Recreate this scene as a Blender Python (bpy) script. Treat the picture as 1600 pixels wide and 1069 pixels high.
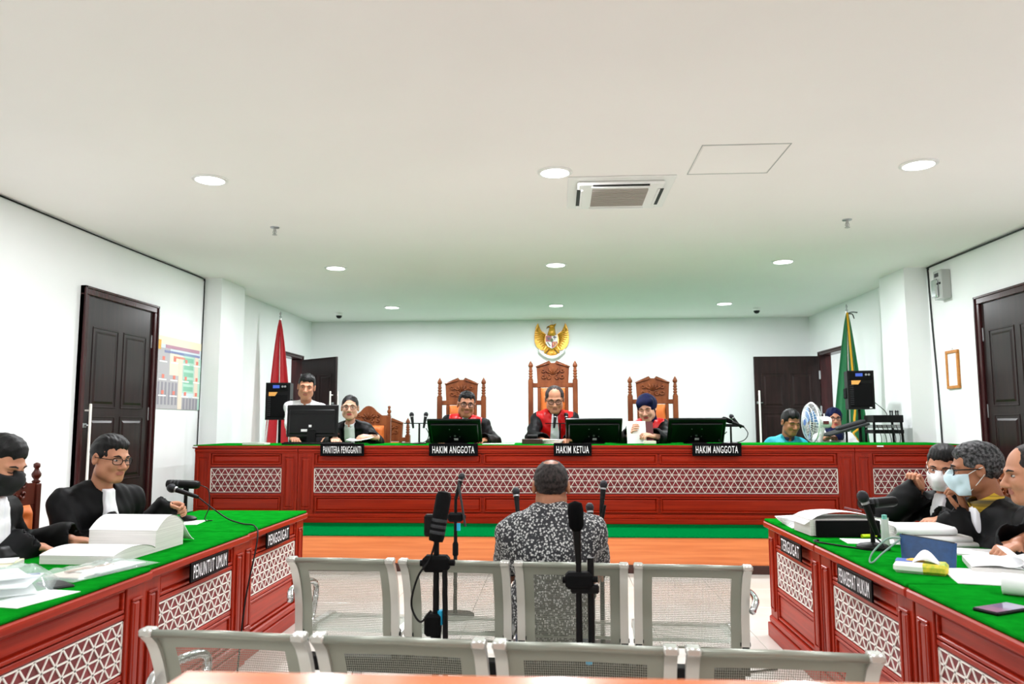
import bpy, math, random
import numpy as np
from mathutils import Matrix, Vector
random.seed(7)
for o in list(bpy.data.objects): bpy.data.objects.remove(o)
SC = bpy.context.scene
COL = SC.collection
PI = math.pi

# ---------------------------------------------------------------- camera
cam_d = bpy.data.cameras.new('camera')
cam = bpy.data.objects.new('camera', cam_d); COL.objects.link(cam)
FPX, YAW, PIT, ROLL, EYE = 1205.1, 0.05784, 0.10488, -0.0026, 1.30
cam_d.sensor_width = 36.0
cam_d.lens = FPX / 1600 * 36
cam_d.clip_start = 0.05
fw = Vector((-math.sin(YAW) * math.cos(PIT), math.cos(YAW) * math.cos(PIT), math.sin(PIT)))
rt = Vector((math.cos(YAW), math.sin(YAW), 0)); up = rt.cross(fw)
r2 = math.cos(ROLL) * rt + math.sin(ROLL) * up
u2 = -math.sin(ROLL) * rt + math.cos(ROLL) * up
cam.matrix_world = Matrix(((r2.x, u2.x, -fw.x, 0), (r2.y, u2.y, -fw.y, 0), (r2.z, u2.z, -fw.z, EYE), (0, 0, 0, 1)))
cam_d.dof.use_dof = True
cam_d.dof.focus_distance = 5.0
cam_d.dof.aperture_fstop = 4.0
SC.camera = cam

# ---------------------------------------------------------------- world, lamps, exposure
world = bpy.data.worlds.new('world'); SC.world = world
world.use_nodes = True
world.node_tree.nodes['Background'].inputs[0].default_value = (0.9, 0.95, 1, 1)
world.node_tree.nodes['Background'].inputs[1].default_value = 0.3
SC.view_settings.view_transform = 'Standard'
SC.view_settings.look = 'None'
SC.view_settings.gamma = 1.0
SC.view_settings.exposure = -0.12
SC.cycles.max_bounces = 10
SC.cycles.diffuse_bounces = 6
SC.cycles.transparent_max_bounces = 24
SC.cycles.sample_clamp_indirect = 6
LAMP_W = 62.0
LAMP_F = {-1.1: .3, 1.9: .55, 5.16: 1.0, 8.28: 1.1, 11.2: 1.15}      # dimmer rows over the public seats
LAMP_ROWS = (-1.1, 1.9, 5.16, 8.28, 11.2)
LAMP_X = (-2.43, 0.0, 2.43)
CEIL = 3.018
for ly in LAMP_ROWS:
    for lx in LAMP_X:
        ld = bpy.data.lights.new('downlight_glow', 'AREA')
        ld.shape = 'DISK'; ld.size = 0.17; ld.energy = LAMP_W * LAMP_F[ly]; ld.color = (0.955, 0.968, 1.0)
        lo = bpy.data.objects.new('downlight_glow', ld); COL.objects.link(lo)
        lo.location = (lx, ly, CEIL - 0.022)
for lx, ly in ((-5.3, 11.4), (5.3, 11.4)):            # unseen fill lamps added to brighten the two side corridors
    ld = bpy.data.lights.new('corridor_fill', 'AREA'); ld.size = 0.5; ld.energy = 60; ld.color = (0.97, 1, 0.99)
    lo = bpy.data.objects.new('corridor_fill', ld); COL.objects.link(lo); lo.location = (lx, ly, 2.9)

# ---------------------------------------------------------------- materials
def lin(c):
    return tuple(((v / 255) / 12.92 if v <= 10.3 else (((v / 255) + 0.055) / 1.055) ** 2.4) for v in c) + (1,)
MATS = {}
def mat(name, rgb, rough=0.5, metal=0.0, spec=0.5, rgb2=None, scale=(8, 8, 8), bump=0.0, bscale=60, coat=0.0, detail=4, mixlo=0.35, mixhi=0.65, sheen=0.0, emit=0.0, alpha=1.0, trans=0.0):
    m = bpy.data.materials.new(name); m.use_nodes = True; MATS[name] = m
    nt = m.node_tree; b = nt.nodes['Principled BSDF']
    b.inputs['Base Color'].default_value = lin(rgb)
    b.inputs['Roughness'].default_value = rough
    b.inputs['Metallic'].default_value = metal
    b.inputs['Specular IOR Level'].default_value = spec
    b.inputs['Coat Weight'].default_value = coat
    b.inputs['Coat Roughness'].default_value = 0.15
    b.inputs['Alpha'].default_value = alpha
    b.inputs['Transmission Weight'].default_value = trans
    if sheen: b.inputs['Sheen Weight'].default_value = sheen
    if emit:
        b.inputs['Emission Color'].default_value = lin(rgb); b.inputs['Emission Strength'].default_value = emit
    if rgb2 is not None or bump:
        tc = nt.nodes.new('ShaderNodeTexCoord')
        mp = nt.nodes.new('ShaderNodeMapping'); mp.inputs['Scale'].default_value = scale
        nt.links.new(tc.outputs['Object'], mp.inputs[0])
    if rgb2 is not None:
        nz = nt.nodes.new('ShaderNodeTexNoise'); nz.inputs['Scale'].default_value = 1.0; nz.inputs['Detail'].default_value = detail
        nt.links.new(mp.outputs[0], nz.inputs['Vector'])
        rp = nt.nodes.new('ShaderNodeValToRGB')
        rp.color_ramp.elements[0].position = mixlo; rp.color_ramp.elements[0].color = lin(rgb)
        rp.color_ramp.elements[1].position = mixhi; rp.color_ramp.elements[1].color = lin(rgb2)
        nt.links.new(nz.outputs['Fac'], rp.inputs[0]); nt.links.new(rp.outputs[0], b.inputs['Base Color'])
    if bump:
        n2 = nt.nodes.new('ShaderNodeTexNoise'); n2.inputs['Scale'].default_value = bscale; n2.inputs['Detail'].default_value = 3
        nt.links.new(tc.outputs['Object'], n2.inputs['Vector'])
        bp = nt.nodes.new('ShaderNodeBump'); bp.inputs['Strength'].default_value = bump; bp.inputs['Distance'].default_value = 0.004
        nt.links.new(n2.outputs['Fac'], bp.inputs['Height']); nt.links.new(bp.outputs[0], b.inputs['Normal'])
    return m
mat('wall', (238, 240, 240), 0.6, spec=0.3, rgb2=(233, 236, 236), scale=(1.2, 1.2, 1.2), bump=0.03, bscale=90)
mat('ceiling', (250, 246, 244), 0.75, spec=0.2, rgb2=(247, 243, 241), scale=(.7, .7, .7))
mat('tile', (222, 219, 212), 0.2, rgb2=(214, 210, 202), scale=(3, 3, 3), coat=0.2)
mat('grout', (150, 143, 130), 0.8)
mat('red_x', (166, 40, 15), 0.36, rgb2=(142, 30, 11), scale=(2, 22, 60), coat=0.06, spec=0.2, detail=6)
mat('red_y', (166, 40, 15), 0.36, rgb2=(142, 30, 11), scale=(22, 2, 60), coat=0.06, spec=0.2, detail=6)
mat('red_z', (158, 38, 15), 0.36, rgb2=(132, 28, 11), scale=(40, 40, 2.5), coat=0.06, spec=0.2, detail=6)
mat('red_deep', (126, 22, 32), 0.4, rgb2=(98, 10, 16), scale=(10, 10, 10))
mat('door_wood', (40, 26, 25), 0.3, rgb2=(27, 18, 18), scale=(25, 25, 2), coat=0.04, spec=0.22, detail=6)
mat('door_frame', (62, 26, 27), 0.25, rgb2=(44, 20, 21), scale=(25, 25, 2), coat=0.04, spec=0.22, detail=6)
mat('orange_wood', (224, 132, 74), 0.35, rgb2=(206, 112, 58), scale=(1.5, 20, 40), coat=0.2, detail=6)
mat('rail_wood', (226, 122, 58), 0.25, rgb2=(212, 104, 46), scale=(2, 20, 30), coat=0.4, detail=5)
mat('skirting', (58, 28, 22), 0.35)
mat('carpet', (0, 112, 52), 1.0, spec=0.0, rgb2=(0, 98, 44), scale=(60, 60, 60), bump=0.4, bscale=400)
mat('felt', (12, 132, 30), 1.0, spec=0.0, rgb2=(9, 116, 25), scale=(18, 18, 18), bump=0.4, bscale=400)
mat('lattice_white', (240, 236, 228), 0.45)
mat('carved', (130, 72, 38), 0.42, rgb2=(98, 48, 22), scale=(14, 14, 3), coat=0.05, spec=0.25, detail=6)
mat('carved_dark', (84, 32, 20), 0.35, rgb2=(64, 22, 14), scale=(14, 14, 3), coat=0.1, spec=0.3, detail=6)
mat('leather', (212, 116, 52), 0.5, spec=0.3, rgb2=(196, 100, 42), scale=(9, 9, 9), bump=0.1, bscale=120)
mat('brass', (150, 104, 48), 0.35, metal=0.9)
mat('black', (10, 10, 11), 0.45, spec=0.2)
mat('black_matte', (9, 9, 10), 0.8, spec=0.12, bump=0.15, bscale=500)
mat('black_gloss', (6, 7, 8), 0.3, spec=0.3)
mat('foam', (8, 8, 9), 0.95, spec=0.08, bump=0.5, bscale=700)
mat('mic_grille', (40, 40, 44), 0.4, metal=0.7, bump=0.5, bscale=600)
mat('dark_grey', (50, 51, 53), 0.5, spec=0.25)
mat('steel', (178, 180, 182), 0.3, metal=0.9)
mat('chrome', (214, 216, 220), 0.1, metal=1.0)
mat('silver', (206, 206, 200), 0.28, metal=0.65)
mat('sheet', (146, 150, 138), 0.34, metal=0.35)
mat('paper', (246, 246, 248), 0.7, spec=0.2)
mat('paper_edge', (228, 226, 222), 0.8, spec=0.2, rgb2=(206, 204, 200), scale=(3, 3, 420))
mat('cream_paper', (244, 236, 196), 0.7)
mat('pink_paper', (238, 212, 200), 0.7)
mat('kraft', (170, 120, 84), 0.7)
mat('plate_black', (6, 6, 9), 0.5, spec=0.08)
mat('white_letter', (244, 242, 246), 0.4)
mat('plastic_white', (238, 238, 236), 0.35)
mat('plastic_grey', (176, 178, 176), 0.4)
mat('ac_grille', (176, 168, 160), 0.6)
mat('lamp_disc', (255, 255, 255), 0.4, emit=9.0)
mat('gold', (226, 172, 62), 0.35, metal=0.35, rgb2=(204, 146, 44), scale=(20, 20, 20))
mat('shield_red', (150, 22, 40), 0.4)
mat('shield_black', (24, 24, 26), 0.4)
mat('shield_green', (70, 92, 40), 0.5)
mat('flag_red', (196, 8, 30), 0.6, sheen=0.3, bump=0.1, bscale=300)
mat('flag_white', (238, 234, 234), 0.6)
mat('flag_green', (4, 112, 62), 0.6, sheen=0.3, bump=0.1, bscale=300)
mat('yellow', (232, 170, 24), 0.6)
mat('speaker_label', (222, 158, 78), 0.5)
mat('led_blue', (60, 90, 190), 0.4)
mat('fan_blue', (60, 120, 214), 0.35)
mat('fan_blade', (120, 168, 232), 0.25, trans=0.35)
mat('pouch', (26, 70, 120), 0.45, rgb2=(20, 60, 104), scale=(40, 40, 40), bump=0.15, bscale=300)
mat('pouch_cord', (120, 150, 140), 0.5)
mat('tissue_green', (120, 176, 60), 0.5, rgb2=(236, 206, 60), scale=(30, 30, 30))
mat('tissue_blue', (40, 84, 170), 0.5)
mat('highlighter', (214, 240, 20), 0.4)
mat('teal_cap', (140, 226, 216), 0.4)
mat('bottle', (222, 232, 226), 0.25, trans=0.3)
mat('cyan_tape', (30, 170, 214), 0.5)
mat('phone_screen', (96, 104, 150), 0.1, rgb2=(170, 130, 160), scale=(6, 6, 6), coat=0.5)
mat('frame_wood', (196, 128, 46), 0.4, rgb2=(176, 108, 34), scale=(30, 30, 30))
mat('glass', (240, 245, 248), 0.08, alpha=0.12)
mat('dark_red', (92, 26, 30), 0.5)
mat('p_grey', (176, 172, 176), 0.5); mat('p_green', (130, 186, 160), 0.5); mat('p_peach', (226, 208, 190), 0.5)
mat('p_sky', (206, 218, 224), 0.5); mat('p_blue', (120, 130, 184), 0.5); mat('p_red', (222, 120, 104), 0.5); mat('p_dark', (142, 138, 148), 0.5)
mat('p_purple', (200, 140, 164), 0.5); mat('p_cream', (234, 224, 196), 0.5); mat('p_teal', (176, 212, 196), 0.5)
# clear film (evidence bags)
m = mat('film', (225, 240, 238), 0.08, spec=0.8)
b = m.node_tree.nodes['Principled BSDF']; b.inputs['Alpha'].default_value = 0.22; b.inputs['Coat Weight'].default_value = 0.6
# perforated steel: real holes cut by a dot grid in the sheet's own coordinates
m = mat('perforated', (146, 150, 138), 0.34, metal=0.35)
nt = m.node_tree; b = nt.nodes['Principled BSDF']
tc = nt.nodes.new('ShaderNodeUVMap'); tc.uv_map = 'UVMap'
sx = nt.nodes.new('ShaderNodeSeparateXYZ'); nt.links.new(tc.outputs[0], sx.inputs[0])
def mnode(op, a=None, b_=None, va=None, vb=None):
    n = nt.nodes.new('ShaderNodeMath'); n.operation = op
    if a is not None: nt.links.new(a, n.inputs[0])
    elif va is not None: n.inputs[0].default_value = va
    if b_ is not None: nt.links.new(b_, n.inputs[1])
    elif vb is not None: n.inputs[1].default_value = vb
    return n.outputs[0]
def tri(sock, pitch):
    q = mnode('MULTIPLY', sock, vb=1 / pitch); q = mnode('FRACT', q); q = mnode('SUBTRACT', q, vb=0.5)
    return mnode('MULTIPLY', q, q)
d2 = mnode('ADD', tri(sx.outputs[0], 0.0056), mnode('MULTIPLY', tri(sx.outputs[1], 0.0075), vb=0.75))
hole = mnode('GREATER_THAN', d2, vb=0.135)
nt.links.new(hole, b.inputs['Alpha'])
# printed shirt cloth
m = mat('batik', (36, 37, 42), 0.7)
nt = m.node_tree; b = nt.nodes['Principled BSDF']
tc = nt.nodes.new('ShaderNodeTexCoord')
vo = nt.nodes.new('ShaderNodeTexVoronoi'); vo.inputs['Scale'].default_value = 88; vo.feature = 'F1'
nz = nt.nodes.new('ShaderNodeTexNoise'); nz.inputs['Scale'].default_value = 190; nz.inputs['Detail'].default_value = 3
nt.links.new(tc.outputs['Object'], vo.inputs['Vector']); nt.links.new(tc.outputs['Object'], nz.inputs['Vector'])
ad = mnode('ADD', vo.outputs['Distance'], mnode('MULTIPLY', nz.outputs['Fac'], vb=0.9))
rp = nt.nodes.new('ShaderNodeValToRGB')
e = rp.color_ramp.elements
e[0].position = 0.70; e[0].color = lin((196, 196, 194)); e[1].position = 1.0; e[1].color = lin((30, 31, 36))
x = rp.color_ramp.elements.new(0.84); x.color = lin((132, 133, 134))
x = rp.color_ramp.elements.new(0.93); x.color = lin((40, 41, 46))
nt.links.new(ad, rp.inputs[0]); nt.links.new(rp.outputs[0], b.inputs['Base Color'])

# ---------------------------------------------------------------- mesh builder
class MB:
    def __init__(s): s.v = []; s.f = []; s.mi = []; s.M = None; s.cur = 0; s.uv = None
    def pts(s, ps):
        n = len(s.v)
        if s.M is not None: ps = [tuple(s.M @ Vector(p)) for p in ps]
        s.v += [tuple(p) for p in ps]; return n
    def face(s, idx): s.f.append(tuple(idx)); s.mi.append(s.cur)
    def box(s, x0, x1, y0, y1, z0, z1, bev=0.0):
        x0, x1 = min(x0, x1), max(x0, x1); y0, y1 = min(y0, y1), max(y0, y1); z0, z1 = min(z0, z1), max(z0, z1)
        bev = min(bev, (x1 - x0) * .45, (y1 - y0) * .45, (z1 - z0) * .45)
        if bev <= 0:
            n = s.pts([(x0, y0, z0), (x1, y0, z0), (x1, y1, z0), (x0, y1, z0), (x0, y0, z1), (x1, y0, z1), (x1, y1, z1), (x0, y1, z1)])
            for q in ((3, 2, 1, 0), (4, 5, 6, 7), (0, 1, 5, 4), (1, 2, 6, 5), (2, 3, 7, 6), (3, 0, 4, 7)): s.face([n + i for i in q])
            return s
        c = [(x0, x1), (y0, y1), (z0, z1)]; P = {}; pl = []
        for sx_ in (0, 1):
            for sy_ in (0, 1):
                for sz_ in (0, 1):
                    k = (sx_, sy_, sz_)
                    for ax in range(3):
                        p = []
                        for a in range(3):
                            val = c[a][k[a]]
                            if a != ax: val += bev if k[a] == 0 else -bev
                            p.append(val)
                        P[(k, ax)] = len(pl); pl.append(p)
        n = s.pts(pl); g = lambda k, ax: n + P[(k, ax)]
        for ax in range(3):
            a, b_ = (ax + 1) % 3, (ax + 2) % 3
            for sd in (0, 1):
                ks = []
                for u, w in ((0, 0), (1, 0), (1, 1), (0, 1)):
                    k = [0, 0, 0]; k[ax] = sd; k[a] = u; k[b_] = w; ks.append(tuple(k))
                q = [g(k, ax) for k in ks]; s.face(q if sd else q[::-1])
        for ax in range(3):
            a, b_ = (ax + 1) % 3, (ax + 2) % 3
            for u in (0, 1):
                for w in (0, 1):
                    k0 = [0, 0, 0]; k1 = [0, 0, 0]; k0[a] = k1[a] = u; k0[b_] = k1[b_] = w; k1[ax] = 1
                    k0, k1 = tuple(k0), tuple(k1)
                    q = [g(k0, a), g(k1, a), g(k1, b_), g(k0, b_)]
                    s.face(q[::-1] if (u ^ w) == 0 else q)
        for k in [(i, j, l) for i in (0, 1) for j in (0, 1) for l in (0, 1)]:
            q = [g(k, 0), g(k, 1), g(k, 2)]; s.face(q if (sum(k) % 2) else q[::-1])
        return s
    def prism(s, poly, axis, a, b_):
        """polygon (2D, in the two other axes in cyclic order) extruded along axis from a to b_"""
        def mk(p, t):
            r = [0, 0, 0]; r[axis] = t; r[(axis + 1) % 3] = p[0]; r[(axis + 2) % 3] = p[1]; return r
        ar = sum(poly[i][0] * poly[(i + 1) % len(poly)][1] - poly[(i + 1) % len(poly)][0] * poly[i][1] for i in range(len(poly)))
        if ar < 0: poly = poly[::-1]
        if a > b_: a, b_ = b_, a
        m_ = len(poly); n = s.pts([mk(p, a) for p in poly] + [mk(p, b_) for p in poly])
        s.face([n + i for i in range(m_)][::-1]); s.face([n + m_ + i for i in range(m_)])
        for i in range(m_): j = (i + 1) % m_; s.face((n + i, n + j, n + m_ + j, n + m_ + i))
        return s
    def raised(s, axis, sgn, u0, u1, w0, w1, base, h, inset):
        """raised field: a frustum standing on the plane axis=base; u,w are the cyclic other axes"""
        def mk(u, w, t):
            r = [0, 0, 0]; r[axis] = t; r[(axis + 1) % 3] = u; r[(axis + 2) % 3] = w; return r
        i = inset; t = base + sgn * h
        n = s.pts([mk(u0, w0, base), mk(u1, w0, base), mk(u1, w1, base), mk(u0, w1, base), mk(u0 + i, w0 + i, t), mk(u1 - i, w0 + i, t), mk(u1 - i, w1 - i, t), mk(u0 + i, w1 - i, t)])
        fs = [(4, 5, 6, 7), (0, 1, 5, 4), (1, 2, 6, 5), (2, 3, 7, 6), (3, 0, 4, 7), (3, 2, 1, 0)]
        for q in fs: q = [n + k for k in q]; s.face(q if sgn > 0 else q[::-1])
        return s
    def frame(s, axis, u0, u1, w0, w1, t0, t1, wd, bev=0.0):
        """picture-frame moulding of four bars"""
        def bx(ua, ub, wa, wb):
            lo = [0, 0, 0]; hi = [0, 0, 0]
            lo[axis], hi[axis] = t0, t1; lo[(axis + 1) % 3], hi[(axis + 1) % 3] = ua, ub; lo[(axis + 2) % 3], hi[(axis + 2) % 3] = wa, wb
            s.box(lo[0], hi[0], lo[1], hi[1], lo[2], hi[2], bev)
        bx(u0, u1, w0, w0 + wd); bx(u0, u1, w1 - wd, w1); bx(u0, u0 + wd, w0 + wd, w1 - wd); bx(u1 - wd, u1, w0 + wd, w1 - wd)
        return s
    def tube(s, path, r, n=8, closed=False, flat=None):
        P = [Vector(p) for p in path]; m_ = len(P)
        rs = list(r) if hasattr(r, '__len__') else [r] * m_
        ring = []; prev = None
        for i in range(m_):
            if closed: t = P[(i + 1) % m_] - P[i - 1]
            else: t = P[min(i + 1, m_ - 1)] - P[max(i - 1, 0)]
            t = t.normalized() if t.length > 1e-9 else Vector((0, 0, 1))
            if prev is None:
                a = Vector((0, 0, 1)) if abs(t.z) < .9 else Vector((1, 0, 0))
                nn = (a - t * a.dot(t)).normalized()
            else:
                nn = prev - t * prev.dot(t); nn = nn.normalized() if nn.length > 1e-9 else prev
            prev = nn; bb = t.cross(nn)
            fl = flat or 1.0
            ring.append([tuple(P[i] + rs[i] * (math.cos(2 * PI * k / n) * nn * fl + math.sin(2 * PI * k / n) * bb)) for k in range(n)])
        st = s.pts([p for q in ring for p in q])
        mm = m_ if closed else m_ - 1
        for i in range(mm):
            i2 = (i + 1) % m_
            for k in range(n):
                k2 = (k + 1) % n
                s.face((st + i * n + k, st + i * n + k2, st + i2 * n + k2, st + i2 * n + k))
        if not closed:
            s.face([st + k for k in range(n)][::-1]); s.face([st + (m_ - 1) * n + k for k in range(n)])
        return s
    def lathe(s, prof, n=16, c=(0, 0, 0), axis=2):
        st = []
        for r, z in prof:
            row = []
            for k in range(n):
                a = 2 * PI * k / n; q = [0, 0, 0]
                q[axis] = z; q[(axis + 1) % 3] = r * math.cos(a); q[(axis + 2) % 3] = r * math.sin(a)
                row.append((q[0] + c[0], q[1] + c[1], q[2] + c[2]))
            st += row
        b0 = s.pts(st); m_ = len(prof)
        for i in range(m_ - 1):
            for k in range(n):
                k2 = (k + 1) % n
                s.face((b0 + i * n + k, b0 + i * n + k2, b0 + (i + 1) * n + k2, b0 + (i + 1) * n + k))
        s.face([b0 + k for k in range(n)][::-1]); s.face([b0 + (m_ - 1) * n + k for k in range(n)])
        return s
    def ell(s, c, r, n=12):
        prof = []
        m_ = max(5, n // 2 + 1)
        st = []
        for i in range(m_):
            th = PI * i / (m_ - 1); zz = -math.cos(th); rr = max(math.sin(th), 1e-3)
            for k in range(n):
                a = 2 * PI * k / n
                st.append((c[0] + r[0] * rr * math.cos(a), c[1] + r[1] * rr * math.sin(a), c[2] + r[2] * zz))
        b0 = s.pts(st)
        for i in range(m_ - 1):
            for k in range(n):
                k2 = (k + 1) % n
                s.face((b0 + i * n + k, b0 + i * n + k2, b0 + (i + 1) * n + k2, b0 + (i + 1) * n + k))
        return s
    def sheet(s, fn, nu, nv, th=0.0, uvf=None):
        """surface fn(u,v) -> point, u,v in 0..1; th>0 gives it thickness"""
        def rows(off):
            out = []
            for i in range(nu + 1):
                for j in range(nv + 1):
                    u, w = i / nu, j / nv; p = Vector(fn(u, w))
                    if th:
                        e_ = 1e-3
                        du = Vector(fn(min(u + e_, 1), w)) - Vector(fn(max(u - e_, 0), w)); dv = Vector(fn(u, min(w + e_, 1))) - Vector(fn(u, max(w - e_, 0)))
                        nn = du.cross(dv); nn = nn.normalized() if nn.length > 1e-12 else Vector((0, 0, 1))
                        p = p + nn * off
                    out.append(tuple(p))
            return out
        w_ = nv + 1
        a = s.pts(rows(th / 2))
        for i in range(nu):
            for j in range(nv): s.face((a + i * w_ + j, a + (i + 1) * w_ + j, a + (i + 1) * w_ + j + 1, a + i * w_ + j + 1))
        if th:
            b_ = s.pts(rows(-th / 2))
            for i in range(nu):
                for j in range(nv): s.face((b_ + i * w_ + j, b_ + i * w_ + j + 1, b_ + (i + 1) * w_ + j + 1, b_ + (i + 1) * w_ + j))
            for i in range(nu):
                s.face((a + i * w_, b_ + i * w_, b_ + (i + 1) * w_, a + (i + 1) * w_))
                s.face((a + i * w_ + nv, a + (i + 1) * w_ + nv, b_ + (i + 1) * w_ + nv, b_ + i * w_ + nv))
            for j in range(nv):
                s.face((a + j, a + j + 1, b_ + j + 1, b_ + j))
                s.face((a + nu * w_ + j, b_ + nu * w_ + j, b_ + nu * w_ + j + 1, a + nu * w_ + j + 1))
        return s
    def mesh(s, name, mats, smooth=False):
        me = bpy.data.meshes.new(name); me.from_pydata(s.v, [], s.f)
        for q in (mats if isinstance(mats, (list, tuple)) else [mats]): me.materials.append(MATS[q])
        if any(s.mi): me.polygons.foreach_set('material_index', s.mi)
        if smooth:
            me.polygons.foreach_set('use_smooth', [True] * len(me.polygons))
            if smooth == 'auto':
                try: me.set_sharp_from_angle(angle=math.radians(38))
                except Exception: pass
        me.update(); return me
    def build(s, name, mats, parent=None, loc=None, smooth=False, rot=None):
        return link(name, s.mesh(name, mats, smooth), parent, loc, rot)
def link(name, me, parent=None, loc=None, rot=None):
    o = bpy.data.objects.new(name, me); COL.objects.link(o)
    if parent is not None: o.parent = parent
    if loc is not None: o.location = loc
    if rot is not None: o.rotation_euler = rot if hasattr(rot, '__len__') else (0, 0, rot)
    return o
def tag(o, label, cat, group=None):
    o['label'] = label; o['category'] = cat
    if group: o['group'] = group
    return o
def thing(name, label, cat, loc=(0, 0, 0), rz=0.0, group=None):
    o = bpy.data.objects.new(name, None); COL.objects.link(o); o.empty_display_size = 0.1
    o.location = loc; o.rotation_euler = rz if hasattr(rz, '__len__') else (0, 0, rz)
    return tag(o, label, cat, group)
def struct(o): o['kind'] = 'structure'; return o
def sroot(name, loc=(0, 0, 0), rz=0.0):
    o = bpy.data.objects.new(name, None); COL.objects.link(o); o.location = loc; o.rotation_euler = (0, 0, rz)
    return struct(o)
def copy_tree(o, parent=None):
    c = o.copy(); COL.objects.link(c); c.parent = parent
    for ch in list(o.children): copy_tree(ch, c)
    return c
def text_mesh(body, height, width, bold=0.0, depth=0.001):
    cu = bpy.data.curves.new('lettering', 'FONT'); cu.body = body; cu.align_x = 'CENTER'; cu.align_y = 'CENTER'
    cu.size = 1.0; cu.space_character = 1.14; cu.offset = bold; cu.extrude = 0.0; cu.resolution_u = 3
    o = bpy.data.objects.new('lettering', cu); COL.objects.link(o)
    dg = bpy.context.evaluated_depsgraph_get()
    me = bpy.data.meshes.new_from_object(o.evaluated_get(dg))
    bpy.data.objects.remove(o)
    co = np.empty(len(me.vertices) * 3, np.float32); me.vertices.foreach_get('co', co); co = co.reshape(-1, 3)
    lo = co.min(0); hi = co.max(0)
    co -= (lo + hi) / 2
    co[:, 0] *= width / (hi[0] - lo[0]); co[:, 1] *= height / (hi[1] - lo[1])
    me.vertices.foreach_set('co', co.ravel()); me.update()
    me.materials.clear(); me.materials.append(MATS['white_letter'])
    return me
def bez(p0, p1, p2, p3, n=12):
    p0, p1, p2, p3 = map(Vector, (p0, p1, p2, p3)); out = []
    for i in range(n + 1):
        t = i / n; out.append(tuple((1 - t) ** 3 * p0 + 3 * (1 - t) ** 2 * t * p1 + 3 * (1 - t) * t * t * p2 + t ** 3 * p3))
    return out
def spline(pts, n=8):
    P = [Vector(p) for p in pts]; P = [P[0] * 2 - P[1]] + P + [P[-1] * 2 - P[-2]]; out = []
    for i in range(1, len(P) - 2):
        for k in range(n):
            t = k / n
            out.append(tuple(0.5 * ((2 * P[i]) + (P[i + 1] - P[i - 1]) * t + (2 * P[i - 1] - 5 * P[i] + 4 * P[i + 1] - P[i + 2]) * t * t + (3 * P[i] - P[i - 1] - 3 * P[i + 1] + P[i + 2]) * t ** 3)))
    out.append(tuple(P[-2])); return out
# ================================================================ THE ROOM
XL, XR, YB, YF = -4.158, 4.134, 12.80, -2.6
DZ, DY = 0.317, 6.917                                   # dais height and front
# floor: slab with single tiles laid on it
fl = struct(MB().box(XL - .1, XR + .1, YF - .1, DY + .2, -0.12, -0.012).build('floor', 'grout'))
tile_me = MB().box(-.2985, .2985, -.2985, .2985, -0.012, 0.0, 0.0015).mesh('tile', 'tile')
ty = DY - .3
while ty > -0.9:
    tx = -3.9
    while tx < 4.2:
        t = link('tile', tile_me, fl, (tx, ty, 0)); tx += .6
    ty -= .6
# ceiling
struct(MB().box(XL - .2, XR + .2, YF - .2, YB + .2, CEIL, CEIL + .12).build('ceiling', 'ceiling'))
# walls; the side walls are pierced by the two rear door openings
OY0, OY1, OZ = 11.12, 12.34, 2.40
def side_wall(name, x0, x1):
    mb = MB()
    mb.box(x0, x1, YF, OY0, 0, CEIL); mb.box(x0, x1, OY1, YB, 0, CEIL); mb.box(x0, x1, OY0, OY1, OZ, CEIL); mb.box(x0, x1, OY0, OY1, 0, DZ)
    return struct(mb.build(name, 'wall'))
side_wall('wall_left', XL - .15, XL); side_wall('wall_right', XR, XR + .15)
struct(MB().box(XL - .15, XR + .15, YB, YB + .15, 0, CEIL).build('wall_back', 'wall'))
struct(MB().box(XL - .15, XR + .15, YF - .15, YF, 0, CEIL).build('wall_front', 'wall'))
# columns standing out of the side walls
struct(MB().box(XL, XL + .21, 8.80, 9.48, 0, CEIL).build('column', 'wall'))
struct(MB().box(XR - .25, XR, 8.74, 9.40, 0, CEIL).build('column', 'wall'))
# dais
da = sroot('dais')
MB().box(XL, XR, DY + .02, YB, 0, DZ - .012).build('platform', 'orange_wood', da)
MB().box(XL, XR, DY, DY + .02, .072, DZ - .012, .002).build('riser_board', 'orange_wood', da)
MB().box(XL, XR, DY - .008, DY + .02, 0, .072, .004).build('skirting', 'skirting', da)
MB().box(XL, XR, DY - .012, YB, DZ - .012, DZ, .004).build('carpet', 'carpet', da)
# side corridors behind the rear doors
def corridor(name, sgn):
    x0 = XL - .15 if sgn < 0 else XR + .15
    x1 = x0 + sgn * 2.3
    mb = MB()
    mb.box(x1, x1 + sgn * .1, 9.6, 13.4, 0, CEIL); mb.box(x0, x1, 13.3, 13.4, 0, CEIL); mb.box(x0, x1, 9.5, 9.6, 0, CEIL)
    mb.box(x0, x1, 9.6, 13.4, 0, DZ); mb.box(x0, x1 + sgn * .1, 9.5, 13.4, CEIL, CEIL + .1)
    struct(mb.build(name, 'wall'))
corridor('wall_corridor_left', -1); corridor('wall_corridor_right', 1)

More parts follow.
